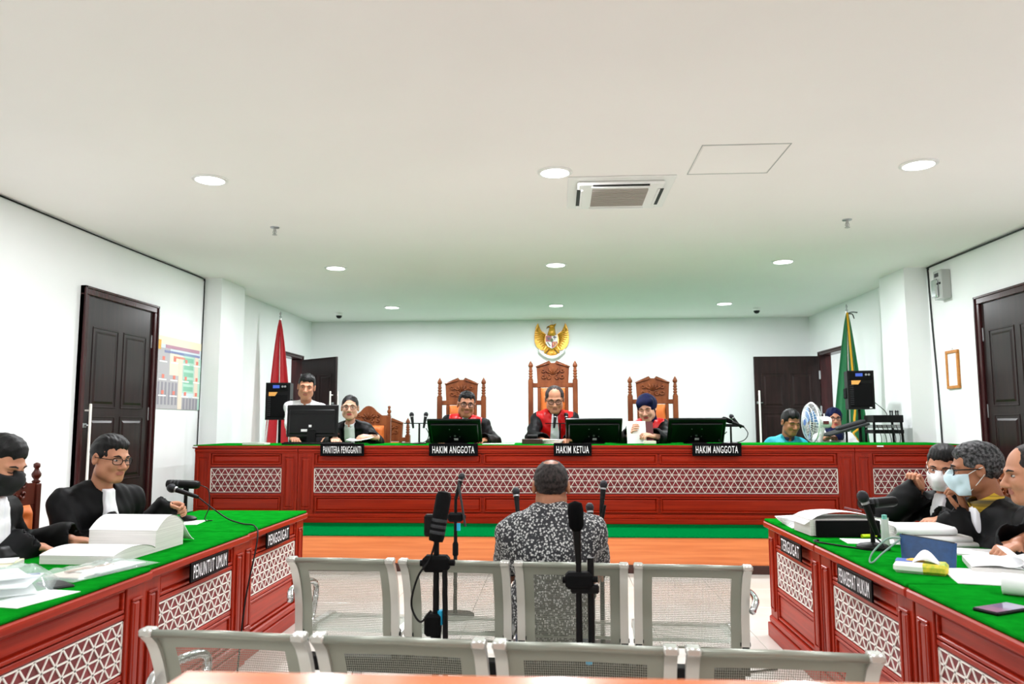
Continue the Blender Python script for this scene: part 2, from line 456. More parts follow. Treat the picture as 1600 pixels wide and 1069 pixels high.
# ---- doors.  local frame: width along +y from the hinge, leaf face towards +x, z up
def door_leaf(parent, w, h, flip, mat_='door_wood', handle_y=None):
    """six-panel leaf, thickness along x, hinge at y=0"""
    lf = MB().box(-.02, .02, 0, w, 0, h, .003).build('leaf', mat_, parent)
    st = .115; mid = .1; pw = (w - 2 * st - mid) / 2
    rows = ((.13, .28 * h), (.28 * h + .1, .56 * h), (.56 * h + .09, h - .27))
    for sx in (-1, 1):
        for (z0, z1) in rows:
            for k in range(2):
                y0 = st + k * (pw + mid)
                p = MB()
                p.frame(0, y0 - .008, y0 + pw + .008, z0 - .008, z1 + .008, sx * .0185, sx * .026, .014, .003)
                p.raised(0, sx, y0 + .03, y0 + pw - .03, z0 + .03, z1 - .03, sx * .0195, .008, .022)
                p.build('panel', mat_, lf)
    hy = w - .07
    for sx in (-1, 1):
        g = MB(); g.box(sx * .06, sx * .078, hy + .0, hy + .028, .55, 1.48, .006); 
        for hz in (.62, 1.42): g.tube([(sx * .018, hy + .014, hz), (sx * .066, hy + .014, hz)], .008)
        g.build('pull_handle', 'lattice_white', lf)
    g = MB(); g.box(-.03, .03, hy - .01, hy + .045, 1.27, 1.31, .004); g.tube([(.02, hy + .03, 1.29), (.045, hy + .03, 1.29), (.045, hy - .04, 1.29)], .007)
    g.build('lever', 'steel', lf)
    for z in (.25, h * .55, h - .36):
        MB().box(-.026, .026, -.012, .014, z, z + .13, .002).build('hinge', 'steel', lf)
    return lf
def door_frame(parent, w, h, d0, d1, wd=.075):
    """architrave round an opening w x h, along y from 0"""
    f = MB()
    for a, b_ in ((-wd, 0), (w, w + wd)): f.box(d0, d1, a, b_, 0, h, .005)
    f.box(d0, d1, -wd, w + wd, h, h + wd, .005)
    f.box(d0 + .004, d1 + .012, -wd, -wd + .022, 0, h + wd, .004); f.box(d0 + .004, d1 + .012, w + wd - .022, w + wd, 0, h + wd, .004); f.box(d0 + .004, d1 + .012, -wd, w + wd, h + wd - .022, h + wd, .004)
    return f.build('frame', 'door_frame', parent)
# closed front doors on both side walls
d = sroot('door_1', (XL, 7.635, 0), PI); d.scale = (-1, 1, 1)
door_frame(d, 1.115, 2.44, -.05, .04); lf = door_leaf(d, 1.115, 2.435, False); lf.location = (-.004, 0, 0)
d = sroot('door_2', (XR, 7.665, 0), PI)
door_frame(d, 1.115, 2.44, -.05, .04); lf = door_leaf(d, 1.115, 2.435, False); lf.location = (-.004, 0, 0)
# rear doors: frame lines the opening, the leaf stands open into the room
d = sroot('door_3', (XL, OY0 + .06, DZ))
door_frame(d, OY1 - OY0 - .12, OZ - DZ - .06, -.15, .03, .06)
lf = door_leaf(d, .92, OZ - DZ - .07, False); lf.location = (.045, OY1 - OY0 - .13, 0); lf.rotation_euler = (0, 0, PI + math.radians(52))
d = sroot('door_4', (XR, OY0 + .06, DZ), 0); d.scale = (-1, 1, 1)
door_frame(d, OY1 - OY0 - .12, OZ - DZ - .06, -.15, .03, .06)
lf = door_leaf(d, 1.0, OZ - DZ - .07, False); lf.location = (.045, OY1 - OY0 - .13, 0); lf.rotation_euler = (0, 0, PI + math.radians(91))
# doors seen across the corridors
for n_, sgn in ((5, -1), (6, 1)):
    x = (XL - .15 - 2.3) if sgn < 0 else (XR + .15 + 2.3)
    d = sroot('door_%d' % n_, (x - sgn * .001, 11.35, DZ)); d.scale = (-sgn, 1, 1)
    door_frame(d, .9, 1.98, -.01, .05, .06)
    MB().box(-.005, .004, 0, .9, 0, 1.98).build('dark_opening_sheet', 'black', d)  # flat black sheet painted as the unlit space beyond the frame
    lf = door_leaf(d, .85, 1.96, False); lf.location = (.05, .9, 0); lf.rotation_euler = (0, 0, PI + math.radians(105))

# ---- ceiling fittings
def downlight(x, y, lab):
    t = thing('ceiling_light', lab, 'ceiling light', (x, y, CEIL), group='round ceiling downlights')
    MB().lathe([(.122, 0), (.122, -.007), (.112, -.013), (.098, -.012), (.098, -.004)], 28).build('trim_ring', 'plastic_white', t, smooth='auto')
    MB().lathe([(.001, -.006), (.096, -.006), (.096, -.012), (.001, -.014)], 28).build('lens', 'lamp_disc', t, smooth='auto')
rown = {5.16: 'nearest row', 8.28: 'middle row', 11.2: 'row closest to back wall'}
for ly in (5.16, 8.28, 11.2):
    for lx, w in ((-2.43, 'left'), (0, 'middle'), (2.43, 'right')):
        downlight(lx, ly, 'round white ceiling downlight, %s one of the %s' % (w, rown[ly]))
t = thing('air_conditioner', 'white square ceiling cassette air conditioner with beige grille', 'air conditioner', (.47, 5.66, CEIL))
MB().box(-.38, .38, -.39, .39, -.012, 0, .006).build('panel', 'plastic_white', t)
p = MB(); p.box(-.31, .31, -.32, .32, -.04, -.01, .012); p.build('cover', 'plastic_white', t)
g = MB(); g.box(-.2, .2, -.21, .21, -.046, -.039)
for i in range(15): g.box(-.2, .2, -.2 + i * .0275, -.188 + i * .0275, -.052, -.044)
g.build('grille', 'ac_grille', t)
for a in range(4):
    s_ = MB(); s_.M = Matrix.Rotation(a * PI / 2, 4, 'Z'); s_.box(-.2, .2, .272, .312, -.0435, -.039)
    s_.build('air_slot', 'black', t)
    s_ = MB(); s_.M = Matrix.Rotation(a * PI / 2, 4, 'Z'); s_.box(-.21, .21, .268, .285, -.052, -.04, .003)
    s_.build('louver', 'plastic_white', t)
t = thing('ceiling_hatch', 'square white access hatch set flush in the ceiling', 'hatch', (1.19, 4.99, CEIL))
MB().frame(2, -.275, .275, -.285, .285, -.003, .0, .006).build('frame', 'plastic_grey', t)
MB().box(-.262, .262, -.272, .272, -.003, 0, .001).build('lid', 'ceiling', t)
def sprinkler(x, y, lab):
    t = thing('sprinkler', lab, 'sprinkler', (x, y, CEIL), group='ceiling sprinklers')
    MB().lathe([(.04, 0), (.038, -.008), (.012, -.012)], 16).build('cover_plate', 'steel', t, smooth='auto')
    MB().lathe([(.012, -.008), (.012, -.03), (.008, -.032), (.006, -.065), (.022, -.067), (.022, -.071), (.001, -.072)], 12).build('head', 'plastic_grey', t)
    MB().tube([(-.012, 0, -.03), (-.016, 0, -.05), (-.004, 0, -.066)], .003, 6).tube([(.012, 0, -.03), (.016, 0, -.05), (.004, 0, -.066)], .003, 6).build('yoke', 'plastic_grey', t)
sprinkler(-2.46, 6.5, 'small metal ceiling sprinkler on the left side'); sprinkler(2.48, 6.58, 'small metal ceiling sprinkler on the right side')
def camera_dome(x, y, lab):
    t = thing('security_camera', lab, 'camera', (x, y, CEIL), group='dome security cameras')
    MB().lathe([(.06, 0), (.06, -.035), (.052, -.045), (.03, -.046)], 20).build('housing', 'plastic_white', t, smooth='auto')
    MB().lathe([(.046, -.043), (.044, -.06), (.03, -.082), (.001, -.092)], 20).build('lens_dome', 'black_gloss', t, smooth='auto')
camera_dome(-3.38, 11.74, 'white dome security camera near the left rear corner'); camera_dome(3.01, 11.68, 'white dome security camera near the right rear corner')

# ---- cables run along the wall tops and down
lc = [(XL + .008, 2.2, CEIL - .012), (XL + .008, 5.0, CEIL - .012), (XL + .008, 6.9, CEIL - .018), (XL + .008, 8.6, CEIL - .012), (XL + .01, 8.76, CEIL - .03), (XL + .01, 8.775, CEIL - .1), (XL + .01, 8.77, 2.3), (XL + .01, 8.76, 1.6), (XL + .01, 8.75, 1.05), (XL + .01, 8.75, .33)]
tag(MB().tube(spline(lc, 6), .007, 6).build('wall_cable', 'black', smooth=True), 'black cable along left wall top, dropping beside the poster', 'cable')
rc = [(XR - .008, 2.6, CEIL - .012), (XR - .008, 6.5, CEIL - .018), (XR - .008, 8.5, CEIL - .012), (XR - .01, 8.68, CEIL - .03), (XR - .01, 8.69, CEIL - .12), (XR - .01, 8.66, 2.3), (XR - .01, 8.62, 1.7), (XR - .01, 8.6, 1.05), (XR - .01, 8.6, .33)]
tag(MB().tube(spline(rc, 6), .009, 6).build('wall_cable', 'dark_grey', smooth=True), 'grey cable on right wall dropping beside framed notice', 'cable')

# ---- poster on the left wall (flat print)
t = thing('wall_poster', 'large printed wall poster of a grey and green building', 'poster', (XL + .004, 8.24, 1.845))
MB().box(-.003, .003, -.52, .52, -.385, .385).build('sheet', 'p_sky', t)
def pr_(name, mt, rects, x=.0035):
    g = MB()
    for (y0, y1, z0, z1) in rects: g.box(x, x + .0006, y0, y1, z0, z1)
    return g.build(name, mt, t)
pr_('printed_margin', 'p_cream', [(-.52, .52, .3, .385), (-.2, .0, -.019, .22)])
pr_('printed_facade', 'p_grey', [(-.46, -.2, -.019, .26), (-.5, .0, -.385, -.02), (.091, .46, -.385, -.251)], .0042)
pr_('printed_tower', 'p_teal', [(.1, .36, -.2, .24), (.46, .52, -.385, .2)], .0049)
pr_('printed_columns', 'p_peach', [(.0, .09, -.385, .2), (.37, .46, -.25, .22)], .0049)
wr = []
for i in range(6):
    wr += [(-.44 + i * .075, -.40 + i * .075, -.34, -.1)]
for i in range(5): wr += [(.12 + i * .075, .165 + i * .075, -.385, -.26)]
for w1 in wr: pr_('printed_window', 'p_dark', [w1], .0056)
pr_('printed_glazing', 'p_green', [(.12, .34, z_, z_ + .05) for z_ in (-.18, -.1, -.02, .06, .14)], .0056)
ttl = []; ttl2 = []; rd = []
for i in range(26):
    y0 = -.3 + i * .03; ttl.append((y0, y0 + .02, .262 - .0 * i, .3))
for i in range(28):
    y0 = -.32 + i * .029; ttl2.append((y0, y0 + .018, .212, .24))
for i in range(10): rd.append((-.12 + i * .026, -.102 + i * .026, .168, .19))
pr_('printed_title', 'p_purple', ttl, .0063); pr_('printed_subtitle', 'p_blue', ttl2, .0063); pr_('printed_strapline', 'p_red', rd, .0063)
dots = []; nm = []
for zz in (.13, -.06, -.23):
    for yy in (-.36, -.12, .14, .4):
        dots.append((yy, yy + .05, zz, zz + .04)); nm.append((yy - .06, yy + .1, zz - .022, zz - .008))
pr_('printed_markers', 'p_red', dots, .0063); pr_('printed_captions', 'flag_white', nm, .0063)
pr_('printed_seal', 'gold', [(-.46, -.4, .24, .34)], .0063)
# ---- emergency light box and framed notice on the right wall
t = thing('emergency_light', 'grey metal emergency light box high on right wall', 'light', (XR, 8.31, 2.745))
MB().box(-.10, 0, -.085, .085, -.155, .155, .008).build('housing', 'plastic_grey', t)
MB().box(-.135, -.1, -.03, .075, -.13, .06, .012).build('lens', 'chrome', t)
MB().box(-.112, -.1, -.07, -.05, .0, .02, .002).build('button', 'black', t)
MB().box(-.104, -.1, -.03, .05, .085, .125).build('label_strip', 'dark_grey', t)
t = thing('picture_frame', 'narrow wooden frame holding a white notice on right wall', 'frame', (XR, 8.275, 1.845), rz=(0, 0, 0))
MB().frame(0, -.125, .125, -.2, .2, -.025, 0, .032, .004).build('moulding', 'frame_wood', t)
MB().box(-.012, -.002, -.095, .095, -.17, .17).build('notice', 'paper', t)
g = MB()
for i in range(9): g.box(-.0128, -.0118, -.06, .06 - (i % 3) * .02, .1 - i * .025, .104 - i * .025)
g.build('notice_print', 'plastic_grey', t)
MB().box(-.015, -.0135, -.095, .095, -.17, .17).build('pane', 'glass', t)
MB().tube([(-.008, -.02, .2), (-.006, 0, .225), (-.008, .02, .2)], .002, 5).build('hanger', 'steel', t)
# ================================================================ FURNITURE
def lattice(axis, u0, u1, w0, w1, t0, t1, side=.0705, rows=4, bar=.0065, rim=.008):
    """cut sheet of triangles: rim, level bars and two families of slanted bars (u = along, w = up)"""
    g = MB(); hgt = (w1 - w0) / rows
    def quad(p, q, wd):
        dx, dy = q[0] - p[0], q[1] - p[1]; L = math.hypot(dx, dy); nx, ny = -dy / L * wd / 2, dx / L * wd / 2
        poly = [(p[0] + nx, p[1] + ny), (q[0] + nx, q[1] + ny), (q[0] - nx, q[1] - ny), (p[0] - nx, p[1] - ny)]
        g.prism(poly, axis, t0, t1)
    n = max(1, round((u1 - u0) / side)); sd = (u1 - u0) / n
    for r in range(rows + 1): quad((u0, w0 + r * hgt), (u1, w0 + r * hgt), bar)
    quad((u0, w0), (u0, w1), rim); quad((u1, w0), (u1, w1), rim)
    for r in range(rows):
        a, b_ = w0 + r * hgt, w0 + (r + 1) * hgt
        for k in range(n):
            c = u0 + k * sd
            if r % 2 == 0: quad((c, a), (c + sd / 2, b_), bar); quad((c + sd / 2, b_), (c + sd, a), bar)
            else: quad((c, b_), (c + sd / 2, a), bar); quad((c + sd / 2, a), (c + sd, b_), bar)
    return g
BY = 7.731                                              # front face of the judges' bench
def bench_unit(label, x0, x1, bays, pil=.15):
    """cabinet with pilasters at both ends; front faces -y. bays: list of (u0,u1) for raised panels"""
    t = thing('bench_cabinet', label, 'bench', ((x0 + x1) / 2, BY, DZ), group='cabinets of the long judges bench')
    c = (x0 + x1) / 2; a, b_ = x0 - c + .002, x1 - c - .002
    body = MB(); body.box(a, b_, .02, .26, .0, .735); body.box(a, a + .03, .26, .7, 0, .735); body.box(b_ - .03, b_, .26, .7, 0, .735); body.build('body', 'red_x', t)
    for (p0, p1) in ((a, a + pil), (b_ - pil, b_)):
        q = MB(); q.box(p0, p1, 0, .03, .07, .70, .003); q.build('pilaster', 'red_z', t)
        q = MB(); q.frame(1, .13, .655, p0 + .025, p1 - .025, -.008, .002, .012, .003); q.raised(1, -1, .15, .63, p0 + .045, p1 - .045, 0, .006, .01); q.build('pilaster_panel', 'red_z', t)
    q = MB(); q.box(a, b_, -.012, .03, .70, .735, .004); q.box(a, b_, -.004, .03, .685, .70, .003); q.build('cornice', 'red_x', t)
    q = MB(); q.box(a, b_, -.02, .03, 0, .05, .004); q.box(a, b_, -.008, .03, .05, .082, .006); q.build('plinth', 'red_x', t)
    i0, i1 = a + pil, b_ - pil
    q = MB(); q.box(i0, i1, .004, .03, .55, .57, .002); q.box(i0, i1, .004, .03, .262, .282, .002); q.build('rail', 'red_x', t)
    for (u0, u1) in bays:
        u0, u1 = u0 - c, u1 - c
        for (z0, z1) in ((.572, .684), (.10, .26)):
            q = MB(); q.frame(1, z0 + .006, z1 - .006, u0 + .012, u1 - .012, .0, .022, .014, .003); q.raised(1, -1, z0 + .02, z1 - .02, u0 + .026, u1 - .026, .02, .008, .014); q.build('raised_panel', 'red_x', t)
    q = MB(); q.box(i0, i1, .012, .022, .282, .55); q.build('backing_panel', 'red_deep', t)
    return t, i0, i1
def lattice_x(u0, u1, w0, w1, t0, t1, rows=4, side=.0705, bar=.0046):
    """lattice in the x-z plane (facing -y)"""
    g = MB(); hgt = (w1 - w0) / rows
    def quad(p, q, wd):
        dx, dy = q[0] - p[0], q[1] - p[1]; L = math.hypot(dx, dy); nx, ny = -dy / L * wd / 2, dx / L * wd / 2
        poly = [(p[1] + ny, p[0] + nx), (q[1] + ny, q[0] + nx), (q[1] - ny, q[0] - nx), (p[1] - ny, p[0] - nx)]
        g.prism(poly, 1, t0, t1)
    n = max(1, round((u1 - u0) / side)); sd = (u1 - u0) / n
    for r in range(rows + 1): quad((u0, w0 + r * hgt), (u1, w0 + r * hgt), bar)
    quad((u0, w0), (u0, w1), .008); quad((u1, w0), (u1, w1), .008)
    for r in range(rows):
        a, b_ = w0 + r * hgt, w0 + (r + 1) * hgt
        for k in range(n):
            c = u0 + k * sd
            if r % 2 == 0: quad((c, a), (c + sd / 2, b_), bar); quad((c + sd / 2, b_), (c + sd, a), bar)
            else: quad((c, b_), (c + sd / 2, a), bar); quad((c + sd / 2, a), (c + sd, b_), bar)
    return g
SE0, SE1, SE2, SE3 = -3.686, -2.617, 2.879, 3.90
for lab, x0, x1, bays in (('short red wood bench cabinet at the left end', SE0, SE1, [(-3.52, -2.78)]),
                          ('long red wood central bench cabinet with white triangle lattice', SE1, SE2, [(-2.445, -.745), (-.745, .99), (.99, 2.709)]),
                          ('short red wood bench cabinet at the right end', SE2, SE3, [(3.04, 3.74)])):
    t, i0, i1 = bench_unit(lab, x0, x1, bays, .165)
    lattice_x(i0 + .004, i1 - .004, .298, .532, .0085, .0118).build('lattice_panel', 'lattice_white', t)
t = thing('green_worktop', 'long green felt covered top of the judges bench', 'bench top', (0, BY, DZ + .735))
MB().box(SE0 - .015, SE3 + .015, -.03, .78, 0, .026, .004).build('board', 'red_x', t)
MB().box(SE0 - .012, SE3 + .012, -.022, .775, .026, .035, .003).build('felt', 'felt', t)
MB().box(SE0 - .016, SE0 + .04, -.036, -.029, .012, .024).build('paper_tag', 'paper', t)
MB().box(SE2 + .2, SE2 + .26, -.036, -.029, .012, .024).build('paper_tag', 'paper', t)
BT = DZ + .735 + .035                                   # bench top height 1.087

# ---- counsel tables. local: front faces +x at x=0, length along y 0..L, depth to -x
def counsel_table(label, loc, L, sgn, end=None):
    t = thing('counsel_table', label, 'table', loc, group='red counsel tables with green felt tops')
    t.scale = (sgn, 1, 1)
    pil = .14; D = .72
    b_ = MB(); b_.box(-.05, -.02, .002, L - .002, 0, .66); b_.box(-D, -.05, .002, .035, 0, .66); b_.box(-D, -.05, L - .035, L - .002, 0, .66); b_.build('body', 'red_y', t)
    for (p0, p1) in ((.004, pil), (L - pil, L - .004)):
        MB().box(-.03, 0, p0, p1, .1, .655, .003).build('pilaster', 'red_z', t)
        q = MB(); q.frame(0, p0 + .03, p1 - .03, .165, .60, -.002, .010, .012, .003); q.raised(0, 1, p0 + .042, p1 - .042, .177, .588, 0, .008, .012); q.build('pilaster_panel', 'red_z', t)
    q = MB(); q.box(-.03, .022, .0, L, 0, .085, .004); q.box(-.03, .012, .0, L, .085, .125, .008)
    q.box(-D, .0, L - .03, L + .02, 0, .085, .004) if end == 'far' else None
    q.build('plinth', 'red_y', t)
    i0, i1 = pil, L - pil
    q = MB(); q.box(-.03, -.006, i0, i1, .53, .548, .002); q.box(-.03, -.006, i0, i1, .298, .316, .002); q.build('rail', 'red_y', t)
    for (z0, z1) in ((.55, .655), (.128, .298)):
        q = MB(); q.frame(0, i0 + .008, i1 - .008, z0 + .004, z1 - .004, -.022, -.004, .014, .003); q.raised(0, 1, i0 + .022, i1 - .022, z0 + .018, z1 - .018, -.02, .008, .012); q.build('raised_panel', 'red_y', t)
    MB().box(-.022, -.014, i0, i1, .316, .53).build('backing_panel', 'red_deep', t)
    lattice(0, i0 + .004, i1 - .004, .325, .52, -.0138, -.010, side=.074, bar=.0062, rows=4).build('lattice_panel', 'lattice_white', t)
    MB().box(-D - .02, .03, 0, L, .655, .69, .006).build('top_board', 'red_y', t)
    MB().box(-D - .018, .022, .002, L - .002, .69, .706, .005).build('felt', 'felt', t)
    return t
TL = .706
LX, RX = -1.745, 1.305
LTS = [('red counsel table at far left with PENGGUGAT nameplate', 4.275, 1.03, 'far'), ('red counsel table on left with PENUNTUT UMUM nameplate', 3.215, 1.05, None), ('red counsel table at near left under plastic bags', 2.10, 1.105, None)]
for k, (lab, y0, L, e_) in enumerate(LTS): counsel_table(lab, (LX + .015 * k, y0, 0), L, 1, e_)
RTS = [('red counsel table at far right with TERGUGAT nameplate', 4.03, .95, 'far'), ('red counsel table on right with PENASEHAT HUKUM nameplate', 3.01, 1.01, None), ('red counsel table at near right with smartphone on it', 1.93, 1.07, None)]
for lab, y0, L, e_ in RTS: counsel_table(lab, (RX, y0, 0), L, -1, e_)

# ---- nameplates
def nameplate(body, label, loc, w, h, rz, tilt=0.0, tw=.86, th=.56, bold=.008):
    t = thing('nameplate', label, 'nameplate', loc, (tilt, 0, rz), group='black nameplates with white capitals')
    MB().box(-w / 2, w / 2, -.004, .004, -h / 2, h / 2, .0015).build('plate', 'plate_black', t)
    me = text_mesh(body, h * th, w * tw, bold)
    o = link('lettering', me, t, (0, -.0052, 0), (PI / 2, 0, 0))
for body, lab, x, w in (('PANITERA PENGGANTI', 'black PANITERA PENGGANTI nameplate on the bench front', -2.15, .445), ('HAKIM ANGGOTA', 'black HAKIM ANGGOTA nameplate below the left judge', -1.03, .488), ('HAKIM KETUA', 'black HAKIM KETUA nameplate below the middle judge', .15, .372), ('HAKIM ANGGOTA', 'black HAKIM ANGGOTA nameplate below the right judge', 1.55, .472)):
    nameplate(body, lab, (x, BY - .052, 1.040), w, .125, 0, .05)
for body, lab, y, w in (('PENGGUGAT', 'black PENGGUGAT nameplate on far left table front', 4.745, .39), ('PENUNTUT UMUM', 'black PENUNTUT UMUM nameplate on left table front', 3.775, .41)):
    nameplate(body, lab, (LX + .028 + (.015 if y < 4 else 0), y, .612), w, .088, PI / 2, 0, .88, .72)
for body, lab, y, w in (('TERGUGAT', 'black TERGUGAT nameplate on far right table front', 4.42, .37), ('PENASEHAT HUKUM', 'black PENASEHAT HUKUM nameplate on right table front', 3.505, .39)):
    nameplate(body, lab, (RX - .028, y, .612), w, .088, -PI / 2, 0, .88, .72)

# ---- carved chairs. local: seat centre at origin, sitter faces -y
def carve_relief(g, x0, x1, z0, z1, y, n=9, seed=1):
    """scrolling relief: small spirals and leaf strokes standing proud of the face y (towards -y)"""
    rnd = random.Random(seed); cx = (x0 + x1) / 2; w = (x1 - x0) / 2; h = z1 - z0
    for sx in (-1, 1):
        for (u, v, r) in ((.32, .25, .15), (.68, .3, .13), (.35, .62, .14), (.7, .66, .11)):
            c = (cx + sx * u * w, z0 + v * h); R = r * min(w * 2, h) * 1.2
            pts = []
            for i in range(15):
                a = i / 14 * 3.6 * PI / 2 + u * 5; rr = R * (1 - .75 * i / 14)
                pts.append((c[0] + sx * rr * math.cos(a), y - .004, c[1] + rr * math.sin(a)))
            g.tube(pts, .0075, 5)
    for k in range(5):
        a = PI / 2 + (k - 2) * .5
        g.tube([(cx, y - .004, z0 + .42 * h), (cx + .5 * w * math.cos(a), y - .009, z0 + .42 * h + .3 * h * math.sin(a)), (cx + .62 * w * math.cos(a), y - .003, z0 + .42 * h + .42 * h * math.sin(a))], [.004, .009, .003], 5)
def tufted(g, x0, x1, z0, z1, y, dep, nx=3, nz=4):
    """padded panel facing -y with button dimples"""
    def fn(u, v):
        x = x0 + (x1 - x0) * u; z = z0 + (z1 - z0) * v
        e = min(1, 9 * min(u, 1 - u)) ** .5 * min(1, 9 * min(v, 1 - v)) ** .5
        b_ = 0
        for i in range(nx):
            for j in range(nz):
                off = .5 if j % 2 else 0
                cu, cv = (i + .5 + (off if i + off < nx - .4 else 0)) / nx, (j + .5) / nz
                d2_ = ((u - cu) * (x1 - x0)) ** 2 + ((v - cv) * (z1 - z0)) ** 2
                b_ += math.exp(-d2_ / .0009)
        return (x, y - dep * e + .022 * min(b_, 1), z)
    g.sheet(fn, 26, 34)
def judge_chair(label, loc, rz, H, crest_bottom, group='tall carved judge chairs'):
    t = thing('judge_chair', label, 'chair', loc, rz, group)
    w = .29
    for sx in (-1, 1):
        x = sx * (w - .025)
        p = MB(); p.box(x - .03, x + .03, .232, .288, 0, H - .23, .005)
        p.build('rear_post', 'carved', t)
        z = H - .23; pr = [(.024, z)]
        for i in range(4): pr += [(.026, z + .012), (.016, z + .022), (.026, z + .032)]; z += .033
        pr += [(.013, z + .008), (.026, z + .02), (.030, z + .04), (.022, z + .06), (.007, z + .085), (.001, z + .095)]
        MB().lathe(pr, 12, (x, .26, 0)).build('finial', 'carved', t, smooth=True)
        q = MB(); q.box(x - .028, x + .028, -.26, -.205, 0, .66, .006); q.build('front_leg', 'carved', t)
        q = MB(); q.prism([(-.29, .67), (.24, .70), (.24, .74), (-.28, .72), (-.31, .70)], 0, x - .03, x + .03); q.build('armrest', 'carved', t)
    cb = crest_bottom; c = MB(); hh = H - cb
    poly = [(cb, -.185), (cb, .185), (cb + hh * .70, .195), (cb + hh * .73, .21), (H - .004, .045), (H - .03, .022), (H - .03, -.022), (H - .004, -.045), (cb + hh * .73, -.21), (cb + hh * .70, -.195)]
    c.prism(poly, 1, .245, .278); c.build('crest', 'carved', t)
    g = MB(); carve_relief(g, -.165, .165, cb + .02, cb + hh * .80, .243)
    g.tube([(-.2, .24, cb + hh * .70), (-.04, .24, H - .035)], .009, 5); g.tube([(.2, .24, cb + hh * .70), (.04, .24, H - .035)], .009, 5)
    g.build('crest_carving', 'carved', t, smooth=True)
    MB().box(-w + .05, w - .05, .242, .28, cb - .055, cb, .005).build('top_rail', 'carved', t)
    for sx in (-1, 1): MB().box(sx * .145, sx * .185, .245, .278, .44, cb - .055, .004).build('stile', 'carved', t)
    g = MB(); tufted(g, -.145, .145, .50, cb - .06, .245, .045, 2, 5 if H > 1.6 else 4); g.build('back_cushion', 'leather', t, smooth=True)
    g = MB()
    z = .52
    while z < cb - .07:
        for sx in (-1, 1): g.ell((sx * .141, .238, z), (.005, .004, .005), 6)
        z += .028
    g.build('nail_heads', 'brass', t)['kind'] = 'stuff'
    MB().box(-.145, .145, .262, .276, .46, cb - .06).build('back_panel', 'carved', t)
    q = MB(); q.box(-.26, .26, -.25, .25, .33, .41, .006); q.build('seat_frame', 'carved', t)
    q = MB(); q.sheet(lambda u, v: (-.24 + .48 * u, -.25 + .48 * v, .41 + .055 * (min(1, 7 * min(u, 1 - u)) * min(1, 7 * min(v, 1 - v))) ** .4), 16, 16); q.build('seat_cushion', 'leather', t, smooth=True)
    return t
def arch_chair(label, loc, rz, H=1.22, wood='carved_dark', group='arched carved armchairs'):
    t = thing('carved_armchair', label, 'chair', loc, rz, group)
    w = .27
    for sx in (-1, 1):
        x = sx * (w - .022)
        MB().box(x - .022, x + .022, .23, .275, 0, H - .12, .004).build('rear_post', wood, t)
        z = H - .12
        MB().lathe([(.016, z), (.024, z + .012), (.012, z + .022), (.024, z + .04), (.026, z + .055), (.014, z + .075), (.011, z + .085), (.018, z + .095), (.018, z + .112), (.004, z + .12)], 12, (x, .252, 0)).build('finial', wood, t, smooth=True)
        q = MB(); q.box(x - .022, x + .022, -.25, -.205, 0, .64, .005); q.build('front_leg', wood, t)
        q = MB(); q.prism([(-.28, .63), (.24, .66), (.24, .69), (-.26, .67), (-.3, .65)], 0, x - .026, x + .026); q.build('armrest', wood, t)
    zb = H - .235
    poly = [(zb, -.225), (zb, .225)]
    for i in range(15):
        u = 1 - 2 * i / 14; a = abs(u)
        z = H - .115 + (.115 * (1 - (a / .42) ** 2 * .55) if a < .42 else max(0, .05 * (1 - (a - .42) / .3)) if a < .72 else 0)
        poly.append((z, u * .225))
    MB().prism(poly, 1, .238, .27).build('crest', wood, t)
    g = MB(); carve_relief(g, -.17, .17, zb + .015, H - .06, .237); g.build('crest_carving', wood, t, smooth=True)
    for sx in (-1, 1): MB().box(sx * .19, sx * .226, .24, .268, .44, zb, .003).build('stile', wood, t)
    g = MB(); tufted(g, -.19, .19, .47, zb, .24, .05, 2, 3); g.build('back_cushion', 'leather', t, smooth=True)
    MB().box(-.19, .19, .25, .266, .45, zb).build('back_panel', wood, t)
    MB().box(-.25, .25, -.245, .245, .33, .405, .005).build('seat_frame', wood, t)
    q = MB(); q.sheet(lambda u, v: (-.235 + .47 * u, -.24 + .46 * v, .405 + .05 * (min(1, 7 * min(u, 1 - u)) * min(1, 7 * min(v, 1 - v))) ** .4), 14, 14); q.build('seat_cushion', 'leather', t, smooth=True)
    return t
CHY = 8.97
judge_chair('carved brown judge chair behind the left judge', (-1.142, CHY, DZ), 0, 1.533, 1.255)
judge_chair('tallest carved judge chair, below the eagle emblem', (-.046, CHY, DZ), 0, 1.73, 1.46)
judge_chair('carved brown judge chair behind judge in navy turban', (1.132, CHY, DZ), 0, 1.538, 1.26)
arch_chair('arched carved chair behind the clerk in black blazer', (-2.265, CHY, DZ), 0, 1.195, 'carved')
judge_chair('low carved chair half hidden right of the clerk', (-2.27, 9.95, DZ), math.radians(-8), 1.06, .80)
arch_chair('dark arched chair behind man in black mask', (-2.74, 3.36, 0), PI / 2 , 1.08)
arch_chair('dark arched chair behind man holding the microphone', (-2.77, 4.12, 0), PI / 2, 1.08)
arch_chair('dark arched chair behind lawyer in white mask', (2.47, 4.82, 0), -PI / 2, 1.06, 'carved')
arch_chair('brown arched chair behind grey haired lawyer', (2.43, 4.12, 0), -PI / 2, 1.12, 'carved')
arch_chair('arched chair behind balding man at the right edge', (2.43, 3.53, 0), -PI / 2, 1.06, 'carved')

